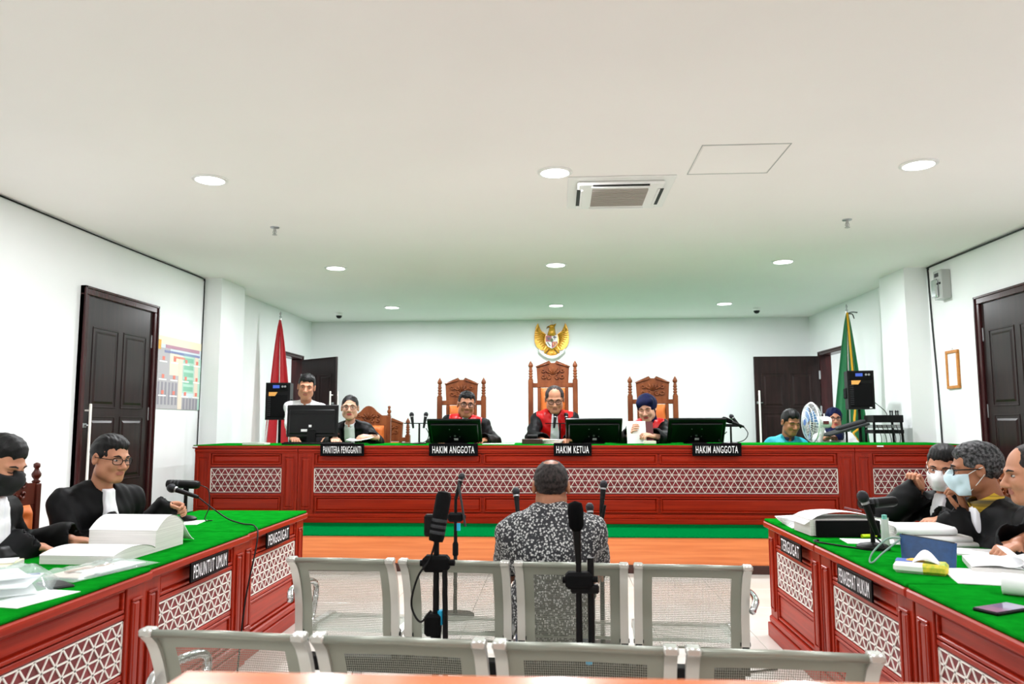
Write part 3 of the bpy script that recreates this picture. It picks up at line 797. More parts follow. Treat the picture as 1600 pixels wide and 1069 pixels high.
# ---- four-seat steel waiting benches. local: x along the row, sitter faces +y, rear of backrests at y=0
def seat_profile(v):
    """side profile of a backrest from top (v=0) to bottom (v=1): (y, z)"""
    z = .735 - .345 * v
    y = .0 + .10 * v + .028 * math.sin(PI * min(1, v * 1.15)) - .02 * max(0, 1 - v / .12) ** 1.5
    return y, z
def seat_pan(v):
    return .135 + .40 * v, .395 + .012 * math.cos(PI * v) + .02 * v - .035 * max(0, (v - .85) / .15) ** 2
def waiting_bench(label, loc, rz, pitch=.478, wd=.40):
    t = thing('waiting_bench', label, 'bench', loc, rz, group='four seat steel waiting benches')
    def perf(name, prof, x0, x1, m=.052, L=.36):
        me_v = []; mb = MB(); mb.cur = 0
        us = [0, m * .5, m] + [m + (wd - 2 * m) * i / 6 for i in range(1, 6)] + [wd - m, wd - m * .5, wd]
        mv = m / L; mb_ = .03; vs = [0, mv * .33, mv * .66, mv] + [mv + (1 - mv - mb_) * i / 8 for i in range(1, 8)] + [1 - mb_, 1 - mb_ * .5, 1]
        n0 = mb.pts([(x0 + u, prof(v)[0] + .012 * math.sin(PI * u / wd), prof(v)[1]) for u in us for v in vs])
        uvs = []
        for i in range(len(us) - 1):
            for j in range(len(vs) - 1):
                inside = us[i] >= m - 1e-6 and us[i + 1] <= wd - m + 1e-6 and vs[j] >= mv - 1e-6 and vs[j + 1] <= 1 - mb_ + 1e-6
                mb.cur = 1 if inside else 0
                mb.face([n0 + a * len(vs) + b_ for a, b_ in ((i, j), (i, j + 1), (i + 1, j + 1), (i + 1, j))])
                uvs += [(us[a], vs[b_] * L) for a, b_ in ((i, j), (i, j + 1), (i + 1, j + 1), (i + 1, j))]
        me = mb.mesh(name, ['sheet', 'perforated'], True)
        uvl = me.uv_layers.new(name='UVMap'); uvl.data.foreach_set('uv', [c for q in uvs for c in q])
        return me
    mb_back = perf('backrest', seat_profile, -wd / 2, wd / 2); mb_seat = perf('seat', seat_pan, -wd / 2, wd / 2, .05, .40)
    lip = MB(); lip.tube([(-wd / 2, -.018, .733), (0, -.006, .733), (wd / 2, -.018, .733)], .011, 8); lip_me = lip.mesh('top_roll', 'sheet', True)
    fr = MB()
    path = [seat_profile(v / 12) for v in range(13)] + [(.118, .375)] + [seat_pan(v / 8) for v in range(9)]
    n = len(path)
    pv = []
    for i, (y, z) in enumerate(path):
        a = path[max(i - 1, 0)]; b_ = path[min(i + 1, n - 1)]; ty_, tz_ = b_[0] - a[0], b_[1] - a[1]; L = math.hypot(ty_, tz_) or 1
        ny, nz = -tz_ / L * .010, ty_ / L * .010
        pv.append([(-.0165, y - ny, z - nz), (.0165, y - ny, z - nz), (.0165, y + ny, z + nz), (-.0165, y + ny, z + nz)])
    st = fr.pts([p for q in pv for p in q])
    for i in range(n - 1):
        for k in range(4): k2 = (k + 1) % 4; fr.face((st + i * 4 + k, st + i * 4 + k2, st + i * 4 + 4 + k2, st + i * 4 + 4 + k))
    fr.face((st + 3, st + 2, st + 1, st)); fr.face([st + (n - 1) * 4 + k for k in range(4)])
    fr.box(-.019, .019, -.032, .012, .724, .746, .005)
    fr_me = fr.mesh('side_frame', 'silver', 'auto')
    br = MB(); br.prism([(.075, .30), (.135, .30), (.13, .425), (.105, .44), (.085, .42)], 0, -.014, .014); br.tube([(-.02, .095, .418), (.02, .095, .418)], .009, 8)
    br_me = br.mesh('bracket', 'black', 'auto')
    for k in range(4):
        cx = (k - 1.5) * pitch
        o = link('backrest', mb_back, t, (cx, 0, 0)); link('top_roll', lip_me, o)
        link('seat', mb_seat, t, (cx, 0, 0))
        for sx in (-1, 1):
            link('side_frame', fr_me, t, (cx + sx * (wd / 2 + .004), 0, 0))
            link('bracket', br_me, t, (cx + sx * (wd / 2 + .004), 0, 0))
    hl = 2 * pitch
    MB().box(-hl + .03, hl - .03, .10, .165, .255, .315, .004).build('beam', 'black', t)
    for x in (-1.42 * pitch, 1.42 * pitch):
        g = MB(); g.box(x - .022, x + .022, .11, .155, .05, .26, .004); g.tube([(x, -.12, .03), (x, .02, .075), (x, .25, .075), (x, .42, .03)], .02, 8)
        for yy in (-.12, .42): g.lathe([(.026, 0), (.026, .012), (.014, .02)], 10, (x, yy, 0))
        g.build('leg', 'chrome', t, smooth='auto')
    for sx in (-1, 1):
        x = sx * (hl + .012 - .02)
        g = MB(); g.tube(spline([(x, .03, .56), (x + sx * .03, .12, .585), (x + sx * .035, .3, .58), (x + sx * .03, .40, .55), (x + sx * .02, .36, .46), (x, .22, .34), (x - sx * .03, .14, .29)], 5), .014, 8)
        g.build('armrest', 'chrome', t, smooth=True)
    return t
waiting_bench('four seat perforated steel bench the man in batik sits on', (-.188, 3.205, 0), math.radians(-3.6), .478, .413)
waiting_bench('nearest four seat perforated steel bench behind the wood rail', (-.178, 2.06, 0), math.radians(-4.2), .486, .423)

# ---- wooden rail across the public seats
t = thing('barrier_rail', 'orange varnished wooden rail in the near foreground', 'railing', (1.0, 1.0, 0))
MB().box(-1.535, 1.6, -.12, .118, .925, .95, .006).build('cap', 'rail_wood', t)
for x in (-1.45, -.5, .5, 1.5): MB().box(x - .035, x + .035, -.035, .035, 0, .925, .004).build('post', 'rail_wood', t)
for z in (.12, .8): MB().box(-1.415, 1.465, -.02, .02, z, z + .07, .004).build('rail', 'rail_wood', t)
x = -1.3
while x < 1.45:
    if min(abs(x - q) for q in (-.5, .5)) > .06: MB().box(x - .012, x + .012, -.012, .012, .19, .8, .002).build('baluster', 'rail_wood', t)
    x += .12

def stool(label, loc, h):
    t = thing('stool', label, 'stool', loc, group='low stools behind the right bench end')
    MB().lathe([(.15, h - .03), (.165, h - .02), (.165, h - .005), (.15, h)], 20).build('seat', 'black', t, smooth='auto')
    for k in range(4):
        a = PI / 4 + k * PI / 2; MB().tube([(.1 * math.cos(a), .1 * math.sin(a), h - .025), (.16 * math.cos(a), .16 * math.sin(a), 0)], .012, 8).build('leg', 'steel', t)
    MB().tube([(.14 * math.cos(k / 20 * 2 * PI), .14 * math.sin(k / 20 * 2 * PI), .14) for k in range(20)], .007, 6, closed=True).build('foot_ring', 'steel', t)
stool('low stool beneath the man in teal shirt', (2.53, 8.72, DZ), .40)
stool('low stool beneath the woman in navy headscarf', (3.30, 9.56, DZ), .40)
# ================================================================ THINGS
# ---- national emblem on the back wall: local x right, z up, relief towards -y
t = thing('eagle_emblem', 'golden eagle coat of arms with shield and white ribbon', 'emblem', (-.078, YB - .012, 2.66))
def wing(sx):
    out = [(.07, .03), (.085, .10), (.13, .14), (.17, .165), (.195, .20), (.215, .26), (.225, .30), (.25, .26), (.275, .18), (.287, .08), (.28, -.03), (.25, -.10), (.20, -.145), (.13, -.16), (.08, -.12)]
    g = MB(); g.prism([(z, sx * x) for x, z in out], 1, -.022, 0)
    w = g.build('wing', 'gold', t)
    for k in range(9):
        u = k / 8; tip = Vector((.27 - .12 * u ** 2 + .012 * math.sin(u * 6), 0, .17 - .31 * u)); root = Vector((.10 + .02 * math.sin(u * 3), 0, .10 - .17 * u))
        f_ = MB(); f_.tube([(sx * root.x, -.022, root.z), (sx * (root.x + tip.x) / 2, -.03, (root.z + tip.z) / 2 + .012), (sx * tip.x, -.022, tip.z)], [.012, .014, .005], 6)
        f_.build('feather', 'gold', w, smooth=True)
    for k in range(4):
        f_ = MB(); x0 = .19 + .02 * k; f_.tube([(sx * (.15 + .014 * k), -.022, .12 - .01 * k), (sx * (.2 + .016 * k), -.03, .2), (sx * (.222 + .006 * k), -.022, .275 - .03 * k)], [.009, .012, .004], 6); f_.build('feather', 'gold', w, smooth=True)
wing(-1); wing(1)
g = MB(); g.ell((0, -.03, -.02), (.10, .04, .15), 18); g.tube([(0, -.035, .08), (.005, -.04, .16), (.01, -.045, .215)], [.075, .058, .045], 14); g.build('body', 'gold', t, smooth=True)
g = MB(); g.ell((.005, -.05, .235), (.052, .036, .036), 14); g.tube([(.045, -.05, .255), (.075, -.045, .285)], [.02, .003], 8)
hd = g.build('head', 'gold', t, smooth=True)
g = MB(); g.tube([(-.035, -.055, .235), (-.068, -.058, .225), (-.085, -.056, .2)], [.018, .012, .002], 8); g.build('beak', 'brass', hd, smooth=True)
g = MB()
for k in range(7):
    a = (k - 3) * .17; g.tube([(0, -.02, -.12), (.16 * math.sin(a), -.025, -.12 - .12 * math.cos(a)), (.2 * math.sin(a), -.02, -.12 - .155 * math.cos(a))], [.014, .018, .006], 6)
g.build('tail', 'gold', t, smooth=True)
for sx in (-1, 1):
    MB().tube([(sx * .06, -.03, -.12), (sx * .10, -.035, -.17), (sx * .125, -.04, -.215)], [.03, .024, .012], 8).build('leg', 'gold', t, smooth=True)
sh = [(-.1, .085), (.1, .085), (.1, -.04), (.06, -.105), (0, -.135), (-.06, -.105), (-.1, -.04)]
g = MB(); g.prism([(z, x) for x, z in sh], 1, -.085, -.06); shd = g.build('shield', 'flag_white', t)
def q_(name, mt, poly, y=-.088): g = MB(); g.prism([(z, x) for x, z in poly], 1, y, -.084); return g.build(name, mt, shd)
q_('red_quarter', 'shield_red', [(-.095, .08), (0, .08), (0, -.02), (-.095, -.02)])
q_('red_quarter', 'shield_red', [(0, -.02), (.095, -.02), (.095, -.04), (.056, -.1), (0, -.128)])
q_('bull_head', 'shield_black', [(-.08, .06), (-.05, .045), (-.02, .06), (-.03, .02), (-.05, -.005), (-.07, .02)], -.091)
q_('banyan_tree', 'shield_black', [(.02, .045), (.03, .065), (.05, .072), (.07, .065), (.08, .045), (.055, .035), (.055, .008), (.045, .008), (.045, .035)], -.091)
q_('rice_stalk', 'shield_green', [(-.08, -.03), (-.06, -.03), (-.02, -.09), (-.03, -.1)], -.091)
g = MB(); g.tube([(.05 + .022 * math.cos(a / 12 * 2 * PI) * 1.0, -.09, -.06 + .026 * math.sin(a / 12 * 2 * PI)) for a in range(12)], .005, 6, closed=True); g.build('chain', 'gold', shd)
q_('star_field', 'shield_green', [(-.032, .005), (0, .04), (.032, .005), (0, -.035)], -.093)
rb = MB(); rb.sheet(lambda u, v: ((-.215 + .43 * u), -.07 - .01 * math.sin(PI * u), -.155 - .125 * math.sin(PI * u) ** .8 + (v - .5) * .055), 24, 2, .006)
rb.build('ribbon', 'flag_white', t, smooth=True)
MB().tube([(.01, -.006, .26), (.0, -.004, .345)], .0025, 5).build('hanging_wire', 'steel', t)

# ---- flags on poles
def flag(label, loc, H, c1, c2, lean, fringe=False, w=.26):
    t = thing('flag_stand', label, 'flag', loc)
    MB().lathe([(.15, 0), (.15, .02), (.05, .05), (.03, .09), (.022, .1)], 20).build('base', 'brass', t, smooth='auto')
    MB().tube([(0, 0, .05), (lean, 0, H)], .012, 10).build('pole', 'silver', t, smooth='auto')
    MB().lathe([(.012, H), (.02, H + .015), (.006, H + .03), (.016, H + .06), (.001, H + .1)], 12, (lean, 0, 0)).build('finial', 'steel', t, smooth=True)
    top, bot = H - .03, .42
    def cloth(x_off, ww, z1, z0, ph, y0):
        def fn(u, v):
            z = z1 + (z0 - z1) * v; a = v ** .8
            x = lean * z / H + x_off * a + (u - .5) * 2 * ww * (.06 + .94 * a)
            y = y0 + .05 * a * math.sin(u * 15 + ph + v * 1.5) + .02 * math.sin(u * 31 + ph)*a
            return (x, y, z)
        return fn
    if c2:
        MB().sheet(cloth(-.03, w * .92, top - .25, bot + .15, 1.3, .03), 30, 16, .003).build('white_band', c2, t, smooth=True)
    MB().sheet(cloth(.0, w, top, bot, 0, -.02), 34, 18, .003).build('cloth', c1, t, smooth=True)
    if fringe:
        fr = MB(); f1 = cloth(.0, w, top, bot, 0, -.02)
        for i in range(60):
            p = Vector(f1(i / 59, 1)); fr.tube([tuple(p), (p.x, p.y - .004, p.z - .05)], .004, 4)
        fr.build('fringe', 'yellow', t)['kind'] = 'stuff'
        cd = MB(); cd.tube(spline([(lean + .0, -.02, H - .02), (.05, -.11, 1.3), (.02, -.14, 1.0), (.06, -.13, .9), (.0, -.14, .84), (.05, -.14, .75)], 6), .014, 6); cd.tube([(.05, -.14, .75), (.05, -.14, .64)], [.012, .026], 8); cd.build('tassel_cord', 'yellow', t, smooth=True)
        g = MB(); g.tube(spline([(lean, 0, H - .03), (lean + .06, -.02, H - .015), (lean + .13, -.02, H - .02)], 4), .007, 5); g.tube(spline([(lean, 0, H - .04), (lean + .06, -.02, H - .04), (lean + .085, -.02, H - .1)], 4), .007, 5); g.build('tie', 'black', t)
    return t
flag('red and white flag on a pole beside rear left door', (-3.855, 10.6, DZ), 2.47, 'flag_red', 'flag_white', -.035, w=.24)
flag('green flag with yellow tassel beside rear right door', (3.76, 10.25, DZ), 2.43, 'flag_green', None, .04, True, w=.25)

# ---- loudspeakers on stands
def loudspeaker(label, loc, rz):
    t = thing('loudspeaker', label, 'speaker', loc, rz, 'black portable loudspeakers')
    g = MB(); g.prism([(-.14, -.12), (.14, -.12), (.115, .13), (-.115, .13)], 2, 0, .43); g.build('cabinet', 'black', t)
    MB().box(-.115, .115, -.128, -.118, .03, .29, .004).build('grille', 'black_matte', t)
    g = MB()
    for i in range(11): g.box(-.115, -.08, -.134, -.126, .05 + i * .021, .058 + i * .021)
    g.build('vents', 'dark_grey', t)
    MB().box(-.12, .12, -.132, -.118, .33, .415, .004).build('control_panel', 'black_matte', t)
    MB().box(-.055, .02, -.136, -.13, .365, .4).build('display', 'led_blue', t)
    for x in (.055, .085): MB().lathe([(.012, 0), (.012, -.012), (.001, -.013)], 10, (x, -.132, .383), 1).build('knob', 'steel', t)
    g = MB(); g.prism([(.275, -.1), (.32, -.1), (.32, 0), (.275, -.03)], 1, -.137, -.128); g.build('sticker', 'speaker_label', t)
    MB().box(.08, .105, -.13, -.124, .01, .022).build('badge', 'paper', t)
    for x in (-1, 1): MB().box(x * .115, x * .148, -.06, .06, .12, .24, .01).build('grip', 'black_matte', t)
def speaker_stand(label, loc, z):
    t = thing('speaker_stand', label, 'stand', loc, group='black tripod speaker stands')
    MB().tube([(0, 0, .12), (0, 0, z - .001)], .017, 10).build('pole', 'black', t, smooth='auto')
    g = MB(); g.lathe([(.03, .62), (.03, .7), (.02, .71)], 12); g.tube([(.0, 0, .66), (.07, -.02, .66)], .012, 8); g.build('clamp', 'black', t, smooth='auto')
    for k in range(3):
        a = k * 2 * PI / 3 + .5; c, s_ = math.cos(a), math.sin(a)
        g = MB(); g.tube([(.02 * c, .02 * s_, .55), (.26 * c, .26 * s_, .012)], .012, 8); g.tube([(.02 * c, .02 * s_, .16), (.15 * c, .15 * s_, .26)], .008, 6); g.build('leg', 'black', t, smooth='auto')
speaker_stand('black speaker stand in front of the red flag', (-3.24, 8.9, DZ), 1.345 - DZ); loudspeaker('black loudspeaker with orange sticker by the red flag', (-3.24, 8.9, 1.345), .1)
speaker_stand('black speaker stand in front of the green flag', (3.405, 8.95, DZ), 1.445 - DZ); loudspeaker('black loudspeaker with orange sticker by the green flag', (3.405, 8.95, 1.445), -.12)

# ---- audio desk at the right: rack on legs and a boom arm
t = thing('equipment_rack', 'black equipment stand with wires under right loudspeaker', 'rack', (3.60, 8.80, DZ))
MB().box(-.15, .17, -.12, .15, .98, 1.06, .005).build('mixer', 'black', t)
MB().box(-.15, .17, -.12, .15, .86, .90, .004).build('shelf', 'black', t)
MB().box(-.15, .15, -.1, .12, .92, .955, .003).build('receiver', 'steel', t)
for x in (-.14, .15):
    for y in (-.1, .13): MB().tube([(x, y, .99), (x + (.05 if x > 0 else -.0), y, 0)], .014, 6).build('leg', 'black', t)
g = MB()
for k in range(4): g.lathe([(.007, 1.06), (.007, 1.09), (.012, 1.1), (.001, 1.115)], 8, (.06 + .03 * k, -.05 + .02 * (k % 2), 0))
g.build('plugs', 'black', t)['kind'] = 'stuff'
for k in range(5):
    x = -.12 + .05 * k; MB().tube(spline([(x, -.13, .95), (x + .03, -.16, .8), (x + .05 * math.sin(k), -.14, .6), (x + .04, -.1, .2), (x, -.08, .03)], 5), .004, 5).build('cable', 'black', t)
g = MB(); g.tube(spline([(-.13, -.12, 1.2), (-.02, -.12, 1.1), (.0, -.12, 1.02)], 5), .004, 5).build('cable', 'black', t)
t = thing('music_stand', 'dark grey tilted desk stand beside right loudspeaker', 'stand', (3.11, 8.72, DZ - .04))
MB().tube([(.06, 0, .05), (.06, 0, .92)], .012, 8).build('pole', 'black', t)
g = MB(); g.lathe([(.16, .042), (.16, .052), (.02, .06)], 16, (.06, 0, 0)); g.build('base', 'black', t)
g = MB(); g.M = Matrix.Translation((.04, 0, .945)) @ Matrix.Rotation(-.28, 4, 'Y'); g.box(-.23, .23, -.14, .14, -.014, .012, .005); g.box(-.08, .23, -.06, .06, .01, .05, .012); g.build('tilted_desk', 'dark_grey', t)

# ---- fan. local: blades face -x
t = thing('pedestal_fan', 'white pedestal fan with pale blue blades', 'fan', (2.79, 8.66, DZ), math.radians(3))
zc = 1.30 - DZ
g = MB()
R = .215
for k in range(40):
    a = k / 40 * 2 * PI; c, s_ = math.cos(a), math.sin(a)
    g.tube([(-.085, .03 * c, zc + .03 * s_), (-.075, .12 * c, zc + .12 * s_), (-.045, R * .93 * c, zc + R * .93 * s_), (-.01, R * c, zc + R * s_)], .0016, 4)
    g.tube([(-.01, R * c, zc + R * s_), (.03, R * .9 * c, zc + R * .9 * s_), (.055, .06 * c, zc + .06 * s_)], .0016, 4)
for rr, x in ((R, -.01), (.06, -.082), (.13, -.07), (.18, -.055), (.17, .035)): g.tube([(x, rr * math.cos(k / 28 * 2 * PI), zc + rr * math.sin(k / 28 * 2 * PI)) for k in range(28)], .003, 5, closed=True)
g.build('guard', 'plastic_white', t)['kind'] = 'stuff'
MB().tube([(-.01, R * math.cos(k / 36 * 2 * PI), zc + R * math.sin(k / 36 * 2 * PI)) for k in range(36)], .008, 8, closed=True).build('rim', 'plastic_white', t, smooth=True)
for k in range(3):
    b0 = MB(); a0 = k * 2 * PI / 3 + .4
    def fb(u, v):
        r = .03 + .165 * u; a = a0 + (v - .5) * (1.15 - .35 * u) + .35 * u
        return (-.03 + .035 * (v - .5), r * math.cos(a), zc + r * math.sin(a))
    b0.sheet(fb, 8, 8, .003).build('blade', 'fan_blade', t, smooth=True)
MB().lathe([(.034, -.088), (.034, -.08), (.001, -.08)][::-1], 16, (0, 0, zc), 0).build('hub_cap', 'fan_blue', t)
g = MB(); g.M = Matrix.Translation((0, 0, zc)) @ Matrix.Rotation(0, 4, 'X'); g.lathe([(.03, .04), (.062, .055), (.066, .09), (.066, .16), (.055, .19), (.001, .195)], 18, (0, 0, 0), 0); g.tube([(.13, 0, .06), (.13, 0, .095)], .007, 6); g.build('motor', 'plastic_white', t, smooth='auto')
MB().box(.09, .15, -.072, -.062, zc - .02, zc + .015).build('badge', 'dark_red', t)
MB().tube([(.1, 0, zc - .05), (.08, 0, zc - .15), (.05, 0, zc - .25), (.05, 0, .03)], [.035, .03, .022, .022], 12).build('column', 'plastic_white', t, smooth=True)
MB().lathe([(.19, 0), (.19, .02), (.1, .04), (.03, .06)], 24, (.05, 0, 0)).build('base', 'plastic_white', t, smooth='auto')

# ---- monitors on the bench (backs towards the camera)
def monitor(label, x, tilt, low=True, y=8.02, rz=0.0, w=.555, h=.325):
    t = thing('monitor', label, 'monitor', (x, y, BT), rz, 'black flat monitors on the bench')
    zb = .012 if low else .075
    M = Matrix.Translation((0, 0, zb)) @ Matrix.Rotation(tilt, 4, 'X')
    g = MB(); g.M = M; g.box(-w / 2, w / 2, -.012, .012, 0, h, .006); g.build('case', 'black_gloss', t)
    g = MB(); g.M = M; g.box(-w / 2 + .03, w / 2 - .03, -.03, -.01, .03, h - .05, .015); bk = g.build('back_cover', 'black_gloss', t)
    g = MB(); g.M = M; g.box(-w / 2 + .012, w / 2 - .012, .0118, .0128, .015, h - .012); g.build('screen', 'black', t)
    if low:
        for sx in (-1, 1):
            for z in (.11, .21): q = MB(); q.M = M; q.lathe([(.006, -.034), (.006, -.029), (.001, -.028)], 8, (sx * .05, 0, z), 1); q.build('mount_screw', 'steel', bk)
        q = MB(); q.M = M; q.lathe([(.012, -.034), (.012, -.029), (.001, -.028)], 10, (0, 0, .12), 1); q.build('badge', 'steel', bk)
        q = MB(); q.M = M; q.box(-.012, .03, -.0325, -.029, .06, .085); q.build('label', 'plastic_grey', bk)
    else:
        q = MB(); q.M = M; q.box(-.03, .0, -.0325, -.029, .1, .125); q.build('label', 'paper', bk)
        q = MB(); q.M = M; q.box(-.11, -.045, -.0325, -.029, .055, .08); q.build('label', 'paper', bk)
        q = MB(); q.M = M; q.box(-w / 2 + .03, w / 2 - .03, -.0335, -.03, .235, .241); q.build('rib', 'black', bk)
    g = MB(); g.box(-.045, .045, -.035, .01, .005, zb + .07, .004); g.build('neck', 'black', t)
    g = MB(); g.lathe([(.12, 0), (.12, .008), (.05, .016)], 20); g.build('foot', 'black', t, smooth='auto')
    return t
monitor('upright black monitor in front of the standing man', -2.57, -.05, False, 8.02, .02, .545, .335)
monitor('black monitor in front of the left judge', -1.06, .72, True, 8.12)
monitor('black monitor in front of the middle judge', .375, .72, True, 8.12, 0, .575)
monitor('black monitor in front of the judge in navy turban', 1.42, .72, True, 8.12, -.04, .575)
# keyboard and small things on the bench
t = thing('keyboard', 'black keyboard in front of the upright monitor', 'keyboard', (-2.45, 7.84, BT))
MB().box(-.36, .36, -.06, .06, 0, .02, .006).build('case', 'black', t)
g = MB()
for i in range(22):
    for j in range(4): g.box(-.34 + i * .031, -.315 + i * .031, -.045 + j * .024, -.027 + j * .024, .02, .026)
g.build('keys', 'black_matte', t)['kind'] = 'stuff'
t = thing('paper_stack', 'flat grey paper stack at left end of bench', 'paper', (-3.12, 7.86, BT)); MB().box(-.1, .13, -.07, .09, 0, .018).build('sheets', 'paper_edge', t); MB().box(-.1, .06, -.07, .09, .018, .022).build('cover', 'plastic_grey', t)
t = thing('desk_calendar', 'small dark red box behind the upright monitor', 'box', (-2.41, 8.3, BT)); MB().box(-.045, .045, -.03, .03, 0, .11, .003).build('box_body', 'dark_red', t); MB().box(-.08, -.05, -.03, .03, 0, .11, .002).build('white_side', 'paper', t)
t = thing('gavel_block', 'dark box with gavel left of the middle judge', 'box', (-.255, 7.98, BT)); MB().box(-.105, .105, -.05, .05, 0, .052, .004).build('block', 'skirting', t)
g = MB(); g.tube([(-.05, 0, .075), (.05, 0, .075)], .022, 12); g.tube([(0, 0, .075), (.03, .12, .07)], .008, 8); g.build('gavel', 'black', t, smooth='auto')
t = thing('pink_papers', 'fanned pink papers in front of the middle judge', 'paper', (-.07, 8.05, BT))
for i in range(5): q = MB(); q.M = Matrix.Rotation((i - 2) * .18, 4, 'Z'); q.box(-.13, .12, -.08, .06, .002 + i * .009, .008 + i * .009); q.build('sheet', 'pink_paper' if i % 2 else 'paper', t)
t = thing('beige_box', 'small beige box in front of judge in navy turban', 'box', (.935, 7.93, BT)); MB().box(-.06, .06, -.03, .03, 0, .032, .004).build('box_body', 'p_cream', t); MB().box(-.06, .06, -.031, -.0295, .012, .02).build('band', 'paper', t)
t = thing('loose_sheet', 'white sheet held by the clerk on the bench', 'paper', (-2.04, 7.93, BT)); MB().sheet(lambda u, v: (-.13 + .26 * u, -.06 + .16 * v, .035 + .05 * abs(u - .35) ** 1.5 + .015 * v), 10, 4, .002).build('page', 'paper', t, smooth=True)
t = thing('loose_sheet', 'thin white sheets lying left of the gavel block', 'paper', (-.6, 7.95, BT)); MB().box(-.16, .16, -.1, .1, .0, .006).build('page', 'paper', t)

# ---- microphones
def mic_head(parent, M, L=.17, foam=False, ring='steel', r=.024):
    """hand microphone along +z, butt at 0, ball at the top"""
    g = MB(); g.M = M; g.tube([(0, 0, 0), (0, 0, L * .75)], [.011, .017], 12); hd = g.build('mic_body', 'black', parent, smooth='auto')
    g = MB(); g.M = M
    if foam: g.lathe([(.018, L * .62), (r, L * .7), (r + .002, L), (r - .003, L * 1.12), (.001, L * 1.17)], 14); g.build('foam_cover', 'foam', hd, smooth=True)
    else: g.ell((0, 0, L * .88), (r, r, r * 1.15), 14); g.build('mic_grille', 'mic_grille', hd, smooth=True)
    g = MB(); g.M = M; g.lathe([(.019, L * .72), (.019, L * .77), (.017, L * .775)], 14); g.build('ring', ring, hd)
def aim(loc, d):
    d = Vector(d).normalized(); return Matrix.Translation(loc) @ d.to_track_quat('Z', 'Y').to_matrix().to_4x4()
def shotgun(parent, M, L=.2, r=.022, mt='foam'):
    g = MB(); g.M = M; g.lathe([(.001, 0), (r * .9, .004), (r, .02), (r, L - .02), (r * .8, L - .005), (.001, L)], 16); sg = g.build('recorder', mt, parent, smooth='auto')
    for k in range(3): g = MB(); g.M = M; g.lathe([(r * 1.02, .03 + k * .022), (r * 1.05, .036 + k * .022), (r * 1.02, .042 + k * .022)], 14); g.build('knob_ring', 'dark_grey', sg)
def desk_mic(label, loc, rz, h, two=True, mats='black', base_r=.07, tilt=(0, -1, .35)):
    t = thing('desk_microphone', label, 'microphone', loc, rz)
    MB().lathe([(base_r, 0), (base_r, .012), (base_r * .8, .022), (.02, .03)], 24).build('base', 'black', t, smooth='auto')
    MB().tube([(0, 0, .02), (0, 0, h)], .011, 10).build('stem', 'black', t, smooth='auto')
    MB().tube([(0, 0, h - .03), (0, 0, h + .02)], .017, 10).build('clip', 'black_matte', t)
    return t
# bench microphones
def bench_mic(label, x, y, rz, h=.215, d=((-.07, -.3), (.05, .2))):
    t = thing('bench_microphone', label, 'microphone', (x, y, BT), rz, 'microphones on the judges bench')
    MB().lathe([(.075, 0), (.075, .01), (.02, .02)], 20).build('base', 'black', t, smooth='auto')
    MB().tube([(0, 0, .015), (0, 0, h)], .010, 8).build('stem', 'black', t)
    MB().box(-.16, .09, -.006, .006, h - .006, h + .004, .002).build('crossbar', 'black', t)
    for k, (dx, lean) in enumerate(d):
        mic_head(t, aim((dx - .02 * lean, 0, h - .05), (lean * .6, .25, 1)), .165, r=.025)
    MB().tube(spline([(.07, 0, h - .05), (.1, 0, .1), (.07, .02, .03), (-.02, .03, .006), (-.2, .05, .006)], 6), .004, 6).build('cord', 'black', t)
bench_mic('pair of microphones on bench right of the clerk', -1.44, 8.05, 0)
bench_mic('small microphone on bench facing the middle judge', .03, 8.42, 0, .21, ((-.06, .2), (.07, .0)))
t = thing('bench_microphone', 'angled pair of microphones right of judge in navy turban', 'microphone', (1.765, 8.02, BT), 0, 'microphones on the judges bench')
MB().lathe([(.075, 0), (.075, .01), (.02, .02)], 20).build('base', 'black', t, smooth='auto'); MB().tube([(0, 0, .015), (0, 0, .2)], .010, 8).build('stem', 'black', t)
MB().box(-.07, .09, -.008, .008, .17, .20, .003).build('crossbar', 'black', t)
mic_head(t, aim((.13, -.01, .17), (-1, .15, .42)), .2, True); mic_head(t, aim((.11, .02, .16), (-.55, .3, .75)), .17)
MB().tube(spline([(.13, -.01, .17), (.17, 0, .1), (.12, 0, .03), (-.02, .0, .006), (-.12, .02, .03), (-.03, .05, .12)], 6), .005, 6).build('cord', 'black', t, smooth=True)
# microphone held by the man at the left table
t = desk_mic('short desk stand with two microphones held at left table', (-2.305, 4.735, TL + .002), 0, .2)
t['category'] = 'microphone'
shotgun(t, aim((-.125, .0, .222), (1, .02, -.03)), .21, .026, 'black'); mic_head(t, aim((.10, -.045, .145), (-1, 0, .32)), .2, r=.028)
MB().tube(spline([(.10, -.045, .145), (.20, -.06, .08), (.32, -.1, .02), (.45, -.2, .006), (.57, -.32, .008), (.625, -.42, -.06), (.64, -.6, -.35), (.65, -.7, -.69)], 7), .0045, 6).build('cord', 'black', t, smooth=True)
MB().tube(spline([(.09, 0, .215), (.13, .03, .18), (.15, 0, .08), (.15, -.05, .01), (.2, -.05, .006)], 6), .003, 6).build('thin_cord', 'black', t, smooth=True)
# right table microphone
t = desk_mic('desk stand with microphone and black recorder on right table', (1.485, 3.815, TL), 0, .19, base_r=.075)
MB().tube([(0, 0, .1), (-.02, .0, .2)], .014, 8).build('riser', 'black', t)
mic_head(t, aim((.01, -.03, .07), (-.35, -.05, 1)), .21, r=.027); shotgun(t, aim((-.045, .03, .205), (1, .15, .06)), .19, .025, 'black')
MB().tube(spline([(0, -.03, .06), (.02, -.06, .02), (-.05, -.05, .006), (-.18, .12, .006), (-.21, .2, .006), (-.18, .22, .006)], 6), .0045, 6).build('cord', 'black', t, smooth=True)
